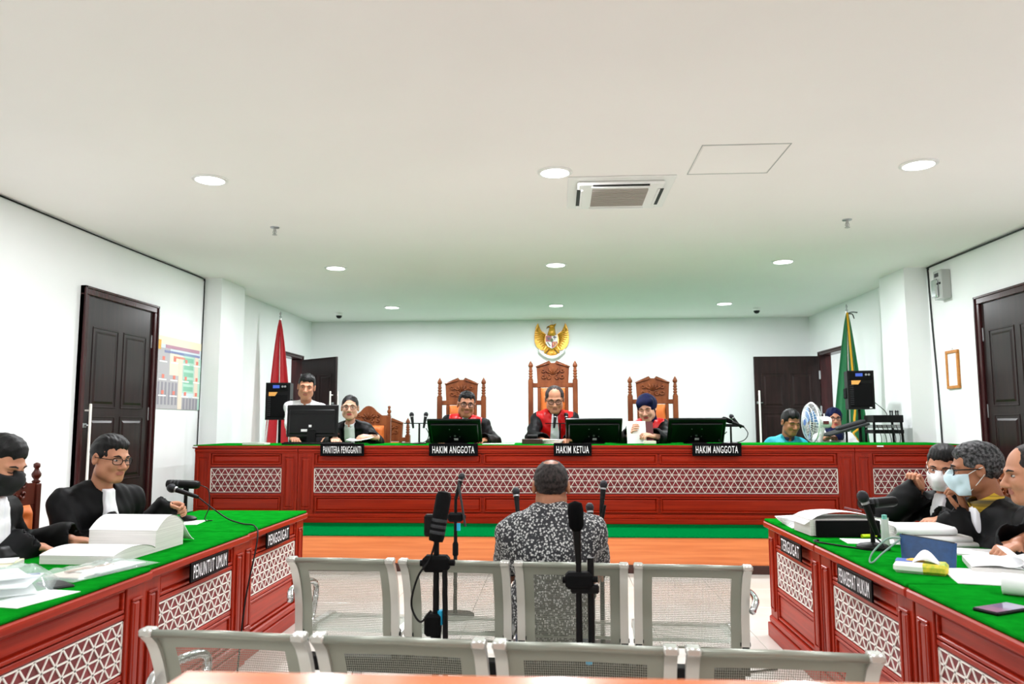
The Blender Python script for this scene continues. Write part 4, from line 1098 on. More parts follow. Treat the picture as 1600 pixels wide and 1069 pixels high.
# standing microphones on the floor
def floor_mic(label, loc, h, rz=0, kind='tripod', mic=('hand', (0, .2, 1)), tape=None, clamp=None, box=False, twin=None):
    t = thing('microphone_stand', label, 'microphone stand', loc, rz, 'black floor microphone stands')
    if kind == 'round': MB().lathe([(.13, 0), (.13, .015), (.03, .025)], 24).build('base', 'black', t, smooth='auto')
    else:
        for k in range(3):
            a = k * 2 * PI / 3 + .3; MB().tube([(0, 0, .1), (.26 * math.cos(a), .26 * math.sin(a), .01)], .010, 6).build('leg', 'black', t)
    MB().tube([(0, 0, .02), (0, 0, h * .55), (0, 0, h)], [.013, .013, .010], 10).build('pole', 'black', t, smooth='auto')
    MB().lathe([(.013, h * .5), (.02, h * .51), (.02, h * .6), (.013, h * .62)], 12).build('clutch', 'black_matte', t, smooth='auto')
    if twin: MB().tube([(twin, 0.01, .02), (twin, .01, h * 1.0)], .0125, 10).build('second_pole', 'black', t, smooth='auto'); MB().box(-.03, twin + .03, -.012, .02, h * .84, h * .88, .006).build('coupler', 'black', t)
    if mic[0] == 'hand': mic_head(t, aim((0, 0, h - .02), mic[1]), .18)
    elif mic[0] == 'foam': mic_head(t, aim((0, 0, h - .02), mic[1]), .20, True, r=.028)
    elif mic[0] == 'rec': shotgun(t, aim((0, -.02, h - .04), mic[1]), .19, .029, 'black_matte'); MB().box(-.045, .0, -.02, .02, h - .02, h + .06, .006).build('clip', 'black', t)
    if tape: MB().tube([(tape[0], 0, tape[1]), (tape[0], 0, tape[1] + .05)], .014, 10).build('tape', 'cyan_tape', t)
    if clamp: g = MB(); g.box(-.05, .05, -.03, .03, clamp - .03, clamp + .03, .012); g.tube([(-.06, 0, clamp), (.07, -.01, clamp + .005)], .012, 8); g.build('clamp', 'black_matte', t)
    if box: MB().box(-.04, .02, -.03, .03, .52, .60, .01).build('pack', 'black_matte', t)
    return t
s1 = floor_mic('microphone stand with recorder between the benches, left', (-.455, 2.93, 0), .90, 0, 'tripod', ('rec', (.16, .1, 1)), (.018, .56), .78, True)
MB().tube([(.045, -.02, .02), (.035, -.02, .76)], .010, 8).build('brace_pole', 'black', s1)
MB().tube(spline([(.0, -.03, .86), (-.02, -.04, .8), (-.06, -.05, .74), (-.085, -.04, .64), (-.05, -.05, .58), (-.01, -.05, .62)], 6), .004, 5).build('cord', 'black', s1)
s2 = floor_mic('microphone stand with boom standing left of the witness', (-.70, 5.35, 0), .80, 0, 'round', ('hand', (.25, .1, 1)), (.02, .57), .66)
MB().tube([(.02, -.02, .90), (.07, -.02, .60)], .008, 8).build('boom', 'dark_grey', s2)
s3 = floor_mic('microphone at the left shoulder of the witness', (-.235, 4.65, 0), .76, 0, 'round', ('hand', (-.1, .3, 1)), None, None)
s4 = floor_mic('tall microphone right of the witness', (.255, 4.65, 0), .80, 0, 'round', ('hand', (.12, .2, 1)), None, None)
MB().tube([(-.03, -.02, .55), (.02, -.02, .82)], .010, 8).build('boom', 'black', s4)
s5 = floor_mic('short microphone at the right shoulder of the witness', (.185, 4.34, 0), .70, 0, 'round', ('hand', (-.05, .3, 1)), None, None)
s6 = floor_mic('foam covered microphone stand behind the witness', (.075, 2.95, 0), .80, 0, 'round', ('foam', (-.05, -.12, 1)), (.035, .42), .72, False, .045)

# ---- papers and things on the left tables (top at TL)
def pages(name, label, cat, loc, w, d, h, rz, top='paper', edge='paper_edge', group=None):
    t = thing(name, label, cat, loc, rz, group)
    MB().box(-w / 2, w / 2, -d / 2, d / 2, 0, max(h - .002, .001)).build('page_block', edge, t)
    MB().box(-w / 2, w / 2, -d / 2, d / 2, max(h - .002, .001), h).build('top_page', top, t)
    return t
# thick open dossier: two page blocks rising to a fat spine
t = thing('open_dossier', 'very thick open dossier of white pages on left table', 'book', (-2.04, 3.58, TL), math.radians(88))
def blk(prof_top, x0, x1, n, y0, y1):
    g = MB()
    poly = [(x0 + (x1 - x0) * i / n, max(.004, prof_top(i / n))) for i in range(n + 1)]
    full = [(x0, 0)] + [(x1, 0)] + poly[::-1]
    g.prism([(z, x) for x, z in full], 1, y0, y1); return g
blk(lambda u: .02 + .035 * math.sin(PI * (u * .9 + .1)) ** .7, -.33, 0, 12, -.165, .165).build('left_pages', 'paper_edge', t)
MB().sheet(lambda u, v: (-.33 + .33 * u, -.168 + .336 * v, .0215 + .035 * math.sin(PI * (u * .9 + .1)) ** .7), 12, 1).build('left_page', 'paper', t, smooth=True)
M_ = lambda u: .05 + .12 * math.sin(PI * min(1, .25 + u * .65)) ** 1.0
blk(lambda u: .03 + .125 * math.sin(PI * (.18 + .62 * u)), .0, .25, 14, -.165, .165).build('right_pages', 'paper_edge', t)
MB().sheet(lambda u, v: (.25 * u, -.168 + .336 * v, .032 + .125 * math.sin(PI * (.18 + .62 * u))), 14, 1).build('right_page', 'paper', t, smooth=True)
MB().sheet(lambda u, v: (.25 + .12 * u, -.16 + .32 * v, .105 * (1 - u) ** 1.4 + .006 + .003 * math.sin(v * 9)), 8, 8, .003).build('curled_pages', 'paper', t, smooth=True)
pages('paper_sheets', 'white sheets under the desk microphone on left table', 'paper', (-2.30, 4.62, TL), .3, .21, .002, .15)
t = pages('notebook', 'dark notebook below the white sheets on left table', 'notebook', (-2.37, 4.45, TL), .16, .1, .014, .1, 'dark_grey', 'black')
t = pages('folder', 'cream folder in front of man in black mask', 'folder', (-2.36, 3.08, TL), .28, .2, .03, .3, 'cream_paper')
t = pages('folder', 'white pages lying over the cream folder', 'paper', (-2.34, 3.10, TL + .031), .22, .12, .006, .45, 'paper')
t = thing('dark_sleeve', 'dark curved document sleeve beside the thick dossier', 'sleeve', (-2.41, 3.36, TL)); MB().sheet(lambda u, v: (-.05 + .1 * u, -.14 + .28 * v, .012 + .055 * math.sin(PI * u) ), 8, 4, .004).build('sleeve_body', 'black', t, smooth=True)
# clear evidence bags with papers
def bag(label, loc, rz, w, d, h, seed, fill):
    t = thing('plastic_bag', label, 'plastic bag', loc, rz, 'clear plastic bags on the left table'); rnd = random.Random(seed)
    ph = [rnd.uniform(0, 6) for _ in range(6)]
    def fn(u, v):
        e = min(1, 5 * min(u, 1 - u)) * min(1, 5 * min(v, 1 - v))
        z = .006 + h * e ** .6 * (.8 + .2 * math.sin(7 * u + ph[0]) * math.cos(6 * v + ph[1])) + .0035 * e * (math.sin(23 * u + 11 * v + ph[2]) + math.sin(31 * v - 13 * u + ph[3]))
        return (-w / 2 + w * u, -d / 2 + d * v, z)
    MB().sheet(fn, 26, 26, .001).build('film', 'film', t, smooth=True)
    for i, (mt, x, y, a, ww, dd, z) in enumerate(fill):
        q = MB(); q.M = Matrix.Translation((x, y, z)) @ Matrix.Rotation(a, 4, 'Z'); q.box(-ww / 2, ww / 2, -dd / 2, dd / 2, 0, .004); q.build('document', mt, t)
bag('clear plastic bag with documents at near left corner', (-1.99, 2.70, TL), .5, .36, .40, .085, 3, [('paper', 0, .02, .2, .22, .3, .006), ('p_blue', -.02, -.03, .35, .2, .02, .03), ('paper', .02, .0, -.1, .2, .27, .035), ('p_blue', .03, .02, .1, .2, .02, .05), ('paper', -.01, .02, .3, .18, .22, .055)])
bag('clear plastic bag with pink papers hanging over table edge', (-1.87, 3.10, TL), -.25, .24, .44, .026, 8, [('pink_paper', -.02, -.04, .1, .16, .24, .004), ('kraft', -.03, .0, -.15, .03, .2, .012), ('paper', .03, .05, .05, .12, .25, .01)])
t = thing('smartphone', 'grey smartphone lying among bags on left table', 'phone', (-1.86, 2.83, TL), .9); MB().box(-.04, .04, -.08, .08, 0, .009, .003).build('case', 'dark_grey', t); MB().box(-.036, .036, -.076, .076, .009, .0096).build('screen', 'black_gloss', t)
pages('paper_sheets', 'white sheet by the near left table edge', 'paper', (-1.80, 2.62, TL), .15, .26, .002, -.2)
t = thing('yellow_packet', 'small yellow packet at near left table corner', 'packet', (-1.93, 2.44, TL)); MB().box(-.05, .05, -.03, .03, 0, .02, .008).build('wrap', 'yellow', t); MB().box(-.05, .05, -.034, -.03, .006, .01).build('seam', 'brass', t)

# ---- things on the right tables
t = thing('ring_binder', 'fat open binder with black spine on right table', 'binder', (1.50, 4.29, TL), math.radians(3))
MB().box(-.165, .165, -.115, -.095, 0, .085, .003).build('spine', 'black_matte', t); MB().box(-.165, .165, -.095, .15, 0, .006).build('cover', 'black_matte', t)
MB().box(-.19, .16, -.093, .15, .006, .088).build('page_block', 'paper_edge', t)
MB().sheet(lambda u, v: (-.22 + .4 * u, -.09 + .26 * v, .092 + .035 * math.sin(PI * u) * (1 - .4 * v) - .03 * max(0, .2 - u) * 5), 12, 6, .002).build('lifted_page', 'paper', t, smooth=True)
MB().tube([(.05, .05, .135), (.12, .0, .12)], .005, 6).build('pen', 'dark_red', t)
g = thing('paper_stack', 'loose white paper stack at far right table corner', 'paper', (1.395, 4.62, TL), .12)
for i in range(6): q = MB(); q.M = Matrix.Rotation((i - 2) * .09, 4, 'Z'); q.box(-.075, .085, -.13, .13, .001 + i * .008, .006 + i * .008); q.build('sheet', 'paper', g)
pages('paper_stack', 'white papers before lawyer in white mask', 'paper', (1.75, 4.62, TL), .28, .3, .03, .25)
pages('notebook', 'black notebook before lawyer in white mask', 'notebook', (1.86, 4.86, TL), .2, .14, .03, .1, 'black', 'paper_edge')
pages('paper_sheets', 'white papers under hand of grey haired lawyer', 'paper', (1.83, 4.17, TL), .26, .2, .04, -.1)
pages('paper_sheets', 'flat white sheets behind the desk microphone', 'paper', (1.57, 4.03, TL), .28, .16, .003, -.1)
t = thing('glue_bottle', 'slim white bottle with pale teal cap on right table', 'bottle', (1.585, 3.92, TL)); MB().lathe([(.018, 0), (.019, .005), (.017, .12), (.014, .125)], 16).build('bottle_body', 'bottle', t, smooth='auto'); MB().lathe([(.012, .125), (.012, .145), (.001, .147)], 14).build('cap', 'teal_cap', t, smooth='auto')
t = thing('highlighter', 'yellow highlighter pen beside the slim bottle', 'pen', (1.60, 4.16, TL + .011), .2); MB().tube([(-.04, 0, 0), (.04, 0, 0)], .0095, 10).build('barrel', 'highlighter', t); MB().tube([(.04, 0, 0), (.11, 0, 0)], .0095, 10).build('pen_cap', 'black', t)
# rolled page bundles stacked
def roll(label, loc, rz, L, r, n_=1.0):
    t = thing('folded_pages', label, 'paper', loc, rz, 'folded page bundles behind the blue pouch')
    MB().sheet(lambda u, v: (L * v, r * 1.7 * math.cos(-PI / 2 + PI * u) * -1, r + r * math.sin(-PI / 2 + PI * u)), 12, 2, .003).build('fold', 'paper', t, smooth=True)
    q = MB()
    for k in range(5): q.box(0.004, L - .004, -.004, .16, .004 + k * 2 * r / 5, .004 + k * 2 * r / 5 + r * .28)
    q.build('leaves', 'paper_edge', t)['kind'] = 'stuff'
roll('lowest folded bundle of pages behind blue pouch', (1.66, 3.86, TL), -.02, .32, .012)
roll('middle folded bundle of pages behind blue pouch', (1.65, 3.865, TL + .026), .01, .31, .012)
roll('topmost folded bundle of pages behind blue pouch', (1.62, 3.90, TL + .054), -.01, .28, .019)
pages('paper_sheets', 'white sheets with blue slip beside folded bundles', 'paper', (1.93, 3.70, TL), .24, .18, .008, -.3)
# blue pouch
t = thing('pouch', 'blue leather zip pouch with wrist strap', 'pouch', (1.535, 3.375, TL), math.radians(-30))
def pch(u, v):
    a = 2 * PI * u; w_ = .100 + .006 * v; tk = .032 * (1 - .72 * v)
    c, s_ = math.cos(a), math.sin(a)
    x = w_ * (abs(c) ** .45) * (1 if c > 0 else -1); y = tk * (abs(s_) ** .8) * (1 if s_ > 0 else -1)
    return (x, y + .015 * v, .002 + .108 * v - .012 * v * (x / .106) )
MB().sheet(pch, 40, 8).build('leather', 'pouch', t, smooth=True)
MB().sheet(lambda u, v: (-.098 + .196 * u, -.008 + .016 * v + .015, .1105 - .012 * (-.098 + .196 * u) / .106), 10, 1, .004).build('zip', 'dark_grey', t)
MB().tube(spline([(-.100, .01, .105), (-.15, -.01, .10), (-.20, -.05, .05), (-.215, -.07, .012), (-.20, -.08, .008), (-.165, -.05, .045), (-.103, .0, .10)], 6), .004, 6).build('wrist_strap', 'pouch_cord', t, smooth=True)
# tissue pack
t = thing('tissue_pack', 'green and white tissue pack with tissue pulled out', 'tissues', (1.44, 3.235, TL), math.radians(-28))
MB().box(-.095, .095, -.06, .06, 0, .04, .012).build('packet', 'plastic_white', t, smooth=False)
MB().box(0, .096, -.0605, .0605, .001, .0405, .011).build('green_print', 'tissue_green', t); MB().box(-.09, -.02, -.02, .058, .0398, .0412).build('blue_print', 'tissue_blue', t)
MB().ell((-.02, .02, .04), (.035, .022, .01), 12).build('yellow_print', 'yellow', t)
MB().sheet(lambda u, v: (.0 + .1 * (u - .3), -.03 + .06 * v + .01 * math.sin(6 * u), .038 + .05 * math.sin(PI * u) * (.55 + .45 * math.cos(2.2 * (v - .5) * 2)) ), 10, 8, .001).build('tissue', 'paper', t, smooth=True)
# near papers, phone
t = thing('paper_sheets', 'wide white sheets beside the tissue pack', 'paper', (1.65, 3.14, TL), -.25); MB().box(-.14, .14, -.16, .16, 0, .004).build('top_page', 'paper', t)
t = thing('open_report', 'open white report under hand of the balding man', 'paper', (1.86, 3.32, TL), -.35)
MB().box(-.18, .0, -.14, .14, 0, .018).build('left_pages', 'paper_edge', t); MB().box(.0, .18, -.14, .14, 0, .024).build('right_pages', 'paper_edge', t)
MB().sheet(lambda u, v: (-.18 + .18 * u, -.14 + .28 * v, .021 + .01 * math.sin(PI * u)), 8, 2, .002).build('left_page', 'paper', t, smooth=True); MB().sheet(lambda u, v: (.18 * u, -.14 + .28 * v, .027 + .02 * math.sin(PI * u)), 8, 2, .002).build('right_page', 'paper', t, smooth=True)
MB().sheet(lambda u, v: (-.05 + .05 * math.sin(PI * u * 1.2), -.15 + .28 * v, .05 + .022 * math.cos(PI * u * 1.2)), 10, 2, .002).build('curled_page', 'paper', t, smooth=True)
t = thing('rolled_document', 'half rolled white document at right table edge', 'paper', (1.61, 2.86, TL), -.62)
MB().sheet(lambda u, v: (-.05 + .45 * v, -.05 - .035 * math.sin(u * 4.2), .037 - .035 * math.cos(u * 4.2)), 16, 2, .002).build('roll', 'paper', t, smooth=True); MB().box(-.05, .40, -.05, .13, .0, .004).build('sheet', 'paper', t)
t = thing('smartphone', 'black smartphone with lit lilac screen on right table', 'phone', (1.40, 2.60, TL), math.radians(-62)); MB().box(-.042, .042, -.085, .085, 0, .011, .004).build('case', 'black', t); MB().box(-.037, .037, -.079, .079, .011, .0116).build('screen', 'phone_screen', t)
# floor cables
tag(MB().tube(spline([(-1.05, 5.2, .006), (-.7, 4.9, .006), (-.2, 5.0, .006), (.1, 4.72, .006), (.35, 4.6, .006), (.7, 4.2, .006), (1.15, 4.3, .006)], 8), .005, 6).build('floor_cable', 'black', smooth=True), 'black cable trailing over floor beneath the witness', 'cable')
# ================================================================ PEOPLE
mat('skin', (192, 136, 106), 0.5, rgb2=(180, 122, 94), scale=(14, 14, 14), spec=0.35)
mat('skin_light', (214, 164, 138), 0.5, rgb2=(204, 152, 126), scale=(14, 14, 14), spec=0.35)
mat('skin_tan', (166, 112, 82), 0.5, rgb2=(152, 98, 70), scale=(14, 14, 14), spec=0.35)
mat('lips', (166, 100, 86), 0.5, spec=0.3); mat('lips_red', (176, 80, 76), 0.45, spec=0.3)
mat('hair', (8, 8, 9), 0.5, spec=0.25, rgb2=(16, 14, 15), scale=(90, 90, 30), bump=0.5, bscale=220)
mat('hair_grey', (26, 26, 28), 0.6, spec=0.2, rgb2=(104, 104, 106), scale=(80, 80, 80), bump=0.5, bscale=220, mixlo=.38, mixhi=.72)
mat('hair_thin', (52, 42, 40), 0.6, rgb2=(88, 68, 60), scale=(60, 60, 60), bump=0.4, bscale=260)
mat('hair_salt', (26, 24, 24), 0.6, rgb2=(60, 52, 50), scale=(90, 90, 60), bump=0.4, bscale=260, spec=0.2)
mat('eye_white', (206, 196, 190), 0.4); mat('eye_dark', (20, 14, 12), 0.15)
mat('robe', (6, 6, 8), 0.6, spec=0.16, rgb2=(10, 10, 12), scale=(6, 6, 6), bump=0.1, bscale=250)
mat('satin', (214, 10, 16), 0.4, spec=0.35, rgb2=(192, 6, 12), scale=(9, 9, 9))
mat('bib', (244, 244, 248), 0.7, rgb2=(234, 234, 242), scale=(60, 60, 4))
mat('shirt_white', (242, 242, 246), 0.7, bump=0.1, bscale=60)
mat('shirt_teal', (20, 156, 172), 0.65, rgb2=(16, 140, 158), scale=(10, 10, 10))
mat('collar_dark', (16, 30, 60), 0.7)
mat('navy', (12, 20, 62), 0.75, spec=0.15, rgb2=(8, 14, 46), scale=(20, 20, 20))
mat('trousers', (30, 32, 40), 0.8); mat('jeans', (70, 84, 108), 0.8, rgb2=(56, 68, 90), scale=(30, 30, 30))
mat('shoe', (14, 13, 13), 0.3)
mat('mask_white', (240, 240, 244), 0.8); mat('mask_black', (16, 16, 18), 0.8); mat('mask_blue', (204, 228, 238), 0.8)
mat('collar_yellow', (196, 158, 30), 0.7, rgb2=(60, 50, 26), scale=(2, 2, 90))
mat('lens_glass', (220, 228, 232), 0.05, alpha=0.05)

def surfnets(F, o, h):
    S = F < 0
    nx, ny, nz = F.shape
    c = np.zeros((nx - 1, ny - 1, nz - 1), np.uint8)
    for a in (0, 1):
        for b in (0, 1):
            for d in (0, 1): c += S[a:nx - 1 + a, b:ny - 1 + b, d:nz - 1 + d]
    act = (c > 0) & (c < 8)
    ids = np.argwhere(act); idx = np.full(act.shape, -1, np.int32); idx[act] = np.arange(len(ids))
    i, j, k = ids.T
    P = np.zeros((len(ids), 3), np.float32); W = np.zeros(len(ids), np.float32)
    cs = [(0, 0, 0), (1, 0, 0), (0, 1, 0), (1, 1, 0), (0, 0, 1), (1, 0, 1), (0, 1, 1), (1, 1, 1)]
    V = [F[i + q[0], j + q[1], k + q[2]] for q in cs]
    for a in range(8):
        for b in range(a + 1, 8):
            df = [cs[b][q] - cs[a][q] for q in range(3)]
            if sum(abs(x) for x in df) != 1: continue
            m = (V[a] < 0) != (V[b] < 0)
            t = V[a][m] / (V[a][m] - V[b][m])
            P[m] += np.array(cs[a], np.float32) + t[:, None] * np.array(df, np.float32); W[m] += 1
    verts = np.asarray(o, np.float32) + (ids + P / W[:, None]) * h
    quads = []
    def add(m, off, cells):
        e = np.argwhere(m) + off
        if not len(e): return
        q = np.stack([idx[e[:, 0] + u[0], e[:, 1] + u[1], e[:, 2] + u[2]] for u in cells], 1)
        s = S[e[:, 0], e[:, 1], e[:, 2]]
        q[~s] = q[~s][:, ::-1]; quads.append(q)
    add(S[:-1, 1:-1, 1:-1] != S[1:, 1:-1, 1:-1], (0, 1, 1), ((0, -1, -1), (0, 0, -1), (0, 0, 0), (0, -1, 0)))
    add(S[1:-1, :-1, 1:-1] != S[1:-1, 1:, 1:-1], (1, 0, 1), ((-1, 0, -1), (-1, 0, 0), (0, 0, 0), (0, 0, -1)))
    add(S[1:-1, 1:-1, :-1] != S[1:-1, 1:-1, 1:], (1, 1, 0), ((-1, -1, 0), (0, -1, 0), (0, 0, 0), (-1, 0, 0)))
    Q = np.concatenate(quads) if quads else np.zeros((0, 4), int)
    return verts, Q
A3 = lambda p: np.asarray(p, np.float32)
class Field:
    """signed distance on a grid, filled shape by shape inside each shape's own box"""
    def __init__(s, lo, hi, h):
        s.lo = A3(lo); s.h = h; n = np.ceil((A3(hi) - s.lo) / h).astype(int) + 1
        s.ax = [s.lo[a] + h * np.arange(n[a], dtype=np.float32) for a in range(3)]
        s.F = np.full(tuple(n), 0.5, np.float32)
    def sub(s, lo, hi):
        sl = []
        for a in range(3):
            i0 = max(0, int((lo[a] - s.lo[a]) / s.h)); i1 = min(len(s.ax[a]), int((hi[a] - s.lo[a]) / s.h) + 2)
            if i1 <= i0: return None, None
            sl.append(slice(i0, i1))
        g = (s.ax[0][sl[0]][:, None, None], s.ax[1][sl[1]][None, :, None], s.ax[2][sl[2]][None, None, :])
        return tuple(sl), g
    def put(s, d, sl, k, op):
        a = s.F[sl]
        if op == 'u':
            if k > 0: t = np.maximum(k - np.abs(a - d), 0) / k; s.F[sl] = np.minimum(a, d) - t * t * k * .25
            else: s.F[sl] = np.minimum(a, d)
        else:
            d = -d
            if k > 0: t = np.maximum(k - np.abs(a - d), 0) / k; s.F[sl] = np.maximum(a, d) + t * t * k * .25
            else: s.F[sl] = np.maximum(a, d)
    def ell(s, c, r, k=.0, op='u', R=None):
        c = A3(c); r = A3(r); m = float(r.max()) + k + .03 if R is not None else r + k + .03
        sl, g = s.sub(c - m, c + m)
        if sl is None: return s
        x, y, z = g[0] - c[0], g[1] - c[1], g[2] - c[2]
        if R is not None:
            R = np.asarray(R, np.float32)
            x, y, z = x * R[0, 0] + y * R[1, 0] + z * R[2, 0], x * R[0, 1] + y * R[1, 1] + z * R[2, 1], x * R[0, 2] + y * R[1, 2] + z * R[2, 2]
        k0 = np.sqrt((x / r[0]) ** 2 + (y / r[1]) ** 2 + (z / r[2]) ** 2); k1 = np.sqrt((x / r[0] ** 2) ** 2 + (y / r[1] ** 2) ** 2 + (z / r[2] ** 2) ** 2)
        s.put(k0 * (k0 - 1) / np.maximum(k1, 1e-6), sl, k, op); return s
    def cap(s, a, b, ra, rb, k=.0, op='u'):
        a = A3(a); b = A3(b); m = max(ra, rb) + k + .03
        sl, g = s.sub(np.minimum(a, b) - m, np.maximum(a, b) + m)
        if sl is None: return s
        d = b - a; L2 = float(d @ d) + 1e-12
        t = np.clip(((g[0] - a[0]) * d[0] + (g[1] - a[1]) * d[1] + (g[2] - a[2]) * d[2]) / L2, 0, 1)
        q = np.sqrt((g[0] - a[0] - t * d[0]) ** 2 + (g[1] - a[1] - t * d[1]) ** 2 + (g[2] - a[2] - t * d[2]) ** 2) - (ra + (rb - ra) * t)
        s.put(q, sl, k, op); return s
    def full(s): return s.ax[0][:, None, None], s.ax[1][None, :, None], s.ax[2][None, None, :]
    def keep(s, fn): x, y, z = s.full(); s.F = np.maximum(s.F, fn(x, y, z).astype(np.float32)); return s
    def noise(s, amp, fr, seed=0):
        rnd = np.random.RandomState(seed); x, y, z = s.full(); n = 0
        for i in range(4):
            w = rnd.normal(size=3) * fr; n = n + np.sin(x * w[0] + y * w[1] + z * w[2] + rnd.uniform(0, 6.28))
        s.F = s.F + (amp * n / 2).astype(np.float32); return s
    def mesh(s): return surfnets(s.F, s.lo, s.h)
def make_mesh(name, parts, mats):
    """parts: list of (verts, quads, material index array or int)"""
    me = bpy.data.meshes.new(name)
    V = []; Q = []; MI = []; o = 0
    for v, q, mi in parts:
        V.append(v); Q.append(q + o); o += len(v); MI.append(np.full(len(q), mi, np.int32) if np.isscalar(mi) else mi)
    V = np.concatenate(V); Q = np.concatenate(Q); MI = np.concatenate(MI)
    me.vertices.add(len(V)); me.vertices.foreach_set('co', V.astype(np.float32).ravel())
    me.loops.add(len(Q) * 4); me.loops.foreach_set('vertex_index', Q.astype(np.int32).ravel())
    me.polygons.add(len(Q)); me.polygons.foreach_set('loop_start', np.arange(0, len(Q) * 4, 4, dtype=np.int32))
    for m in mats: me.materials.append(MATS[m])
    me.polygons.foreach_set('material_index', MI); me.polygons.foreach_set('use_smooth', np.ones(len(Q), bool))
    me.update(calc_edges=True); me.validate(); return me
def rotm(yaw=0, pitch=0, roll=0):
    return np.array(Matrix.Rotation(yaw, 3, 'Z') @ Matrix.Rotation(pitch, 3, 'X') @ Matrix.Rotation(roll, 3, 'Y'))
nrm = lambda v: np.asarray(v, float) / (np.linalg.norm(v) + 1e-12)

def head_field(h, neck_end, sex, wide):
    f = Field((-.13, -.16, -.26), (.13, .16, .16), h)
    w = wide
    f.ell((0, .012, .032), (.076 * w, .096, .086))
    f.ell((0, -.028, -.03), (.063 * w, .066, .088), .03)
    f.cap((-.016 * w, -.066, -.096), (.016 * w, -.066, -.096), .020, .020, .032)
    for sx in (-1, 1):
        f.ell((sx * .046 * w, -.012, -.066), (.022, .034, .026), .035)
        f.ell((sx * .036 * w, -.072, -.026), (.022, .018, .022), .02)
        f.cap((sx * .012, -.088, .021), (sx * .045, -.074, .019), .010, .009, .014)
        f.ell((sx * .031, -.098, .002), (.019, .018, .013), .010, 's')
        f.ell((sx * .012, -.099, -.037), (.0095, .011, .008), .006)
    f.cap((0, -.086, .008), (0, -.113, -.031), .0088, .0135, .010)
    f.cap((-.017, -.086, -.0585), (.017, -.086, -.0585), .0075, .0075, .006)
    f.cap((-.014, -.085, -.0685), (.014, -.085, -.0685), .0085, .0085, .006)
    f.cap((-.021, -.0965, -.0635), (.021, -.0965, -.0635), .0028, .0028, .003, 's')
    for sx in (-1, 1):
        f.ell((sx * .079 * w, .012, -.006), (.0105, .019, .031), .006)
        f.ell((sx * .087 * w, .008, -.004), (.008, .010, .018), .004, 's')
    f.cap((0, .026, -.070), neck_end, .050 if sex == 'm' else .043, .056 if sex == 'm' else .049, .018)
    return f
def hair_field(h, style, seed):
    f = Field((-.14, -.16, -.24), (.14, .18, .19), h)
    if style in ('short', 'grey', 'tall'):
        top = .010 if style != 'tall' else .020
        f.ell((0, .017, .034), (.0805, .1005, .0895 + top * .35))
        f.ell((0, -.012, .080), (.064, .070, .030 + top), .025)
        f.ell((0, -.112, -.032), (.074, .074, .106), .006, 's')
        for sx in (-1, 1): f.ell((sx * .062, -.085, .045), (.030, .038, .040), .006, 's')
        for sx in (-1, 1): f.ell((sx * .088, .010, -.012), (.02, .027, .038), .008, 's')
        f.keep(lambda x, y, z: (-.045 - .40 * (y - .02)) - z + 0 * x)
        f.noise(.0022, 140, seed)
    elif style == 'thin':
        f.ell((0, .017, .032), (.0815, .1005, .0892))
        f.ell((0, -.085, .072), (.058, .062, .055), .006, 's')
        f.ell((0, -.108, -.03), (.082, .085, .11), .010, 's')
        for sx in (-1, 1): f.ell((sx * .088, .010, -.012), (.02, .027, .038), .008, 's')
        f.keep(lambda x, y, z: (-.062 - .30 * (y - .02)) - z + 0 * x)
        f.noise(.0010, 160, seed)
    elif style == 'back':                                   # close-cropped, seen from behind, thin crown
        f.ell((0, .014, .032), (.0795, .100, .0895))
        f.ell((0, -.108, -.03), (.080, .085, .105), .010, 's')
        for sx in (-1, 1): f.ell((sx * .088, .006, -.012), (.02, .025, .038), .008, 's')
        f.keep(lambda x, y, z: (-.075 - .16 * (y - .02)) - z + 0 * x)
        f.noise(.0016, 160, seed); f.ell((0, .05, .113), (.036, .042, .027), .008, 's')
    elif style == 'bun':
        f.ell((0, .016, .034), (.0805, .100, .0905)); f.ell((0, .115, .0), (.04, .035, .04), .02)
        f.ell((0, -.105, -.028), (.068, .070, .105), .012, 's')
        f.keep(lambda x, y, z: (-.05 - .25 * (y - .02)) - z + 0 * x); f.noise(.0012, 130, seed)
    elif style == 'turban':
        f.ell((0, .018, .040), (.094, .112, .098)); f.ell((0, .05, .02), (.088, .09, .09), .02)
        f.cap((-.05, -.06, .065), (.055, -.055, .078), .026, .026, .03)
        f.cap((0, .05, -.05), (0, .05, -.17), .062, .075, .03)
        f.ell((0, -.110, -.05), (.071, .085, .108), .008, 's')
        f.ell((0, -.10, -.17), (.09, .10, .10), .02, 's')
        f.noise(.0022, 70, seed)
    elif style == 'hijab':
        f.ell((0, .018, .034), (.090, .108, .098)); f.cap((0, .02, -.05), (0, .02, -.18), .078, .105, .04)
        f.cap((0, -.04, -.125), (0, -.06, -.20), .05, .085, .03)
        f.ell((0, -.118, -.012), (.060, .080, .088), .008, 's')
        f.noise(.0025, 60, seed)
    return f
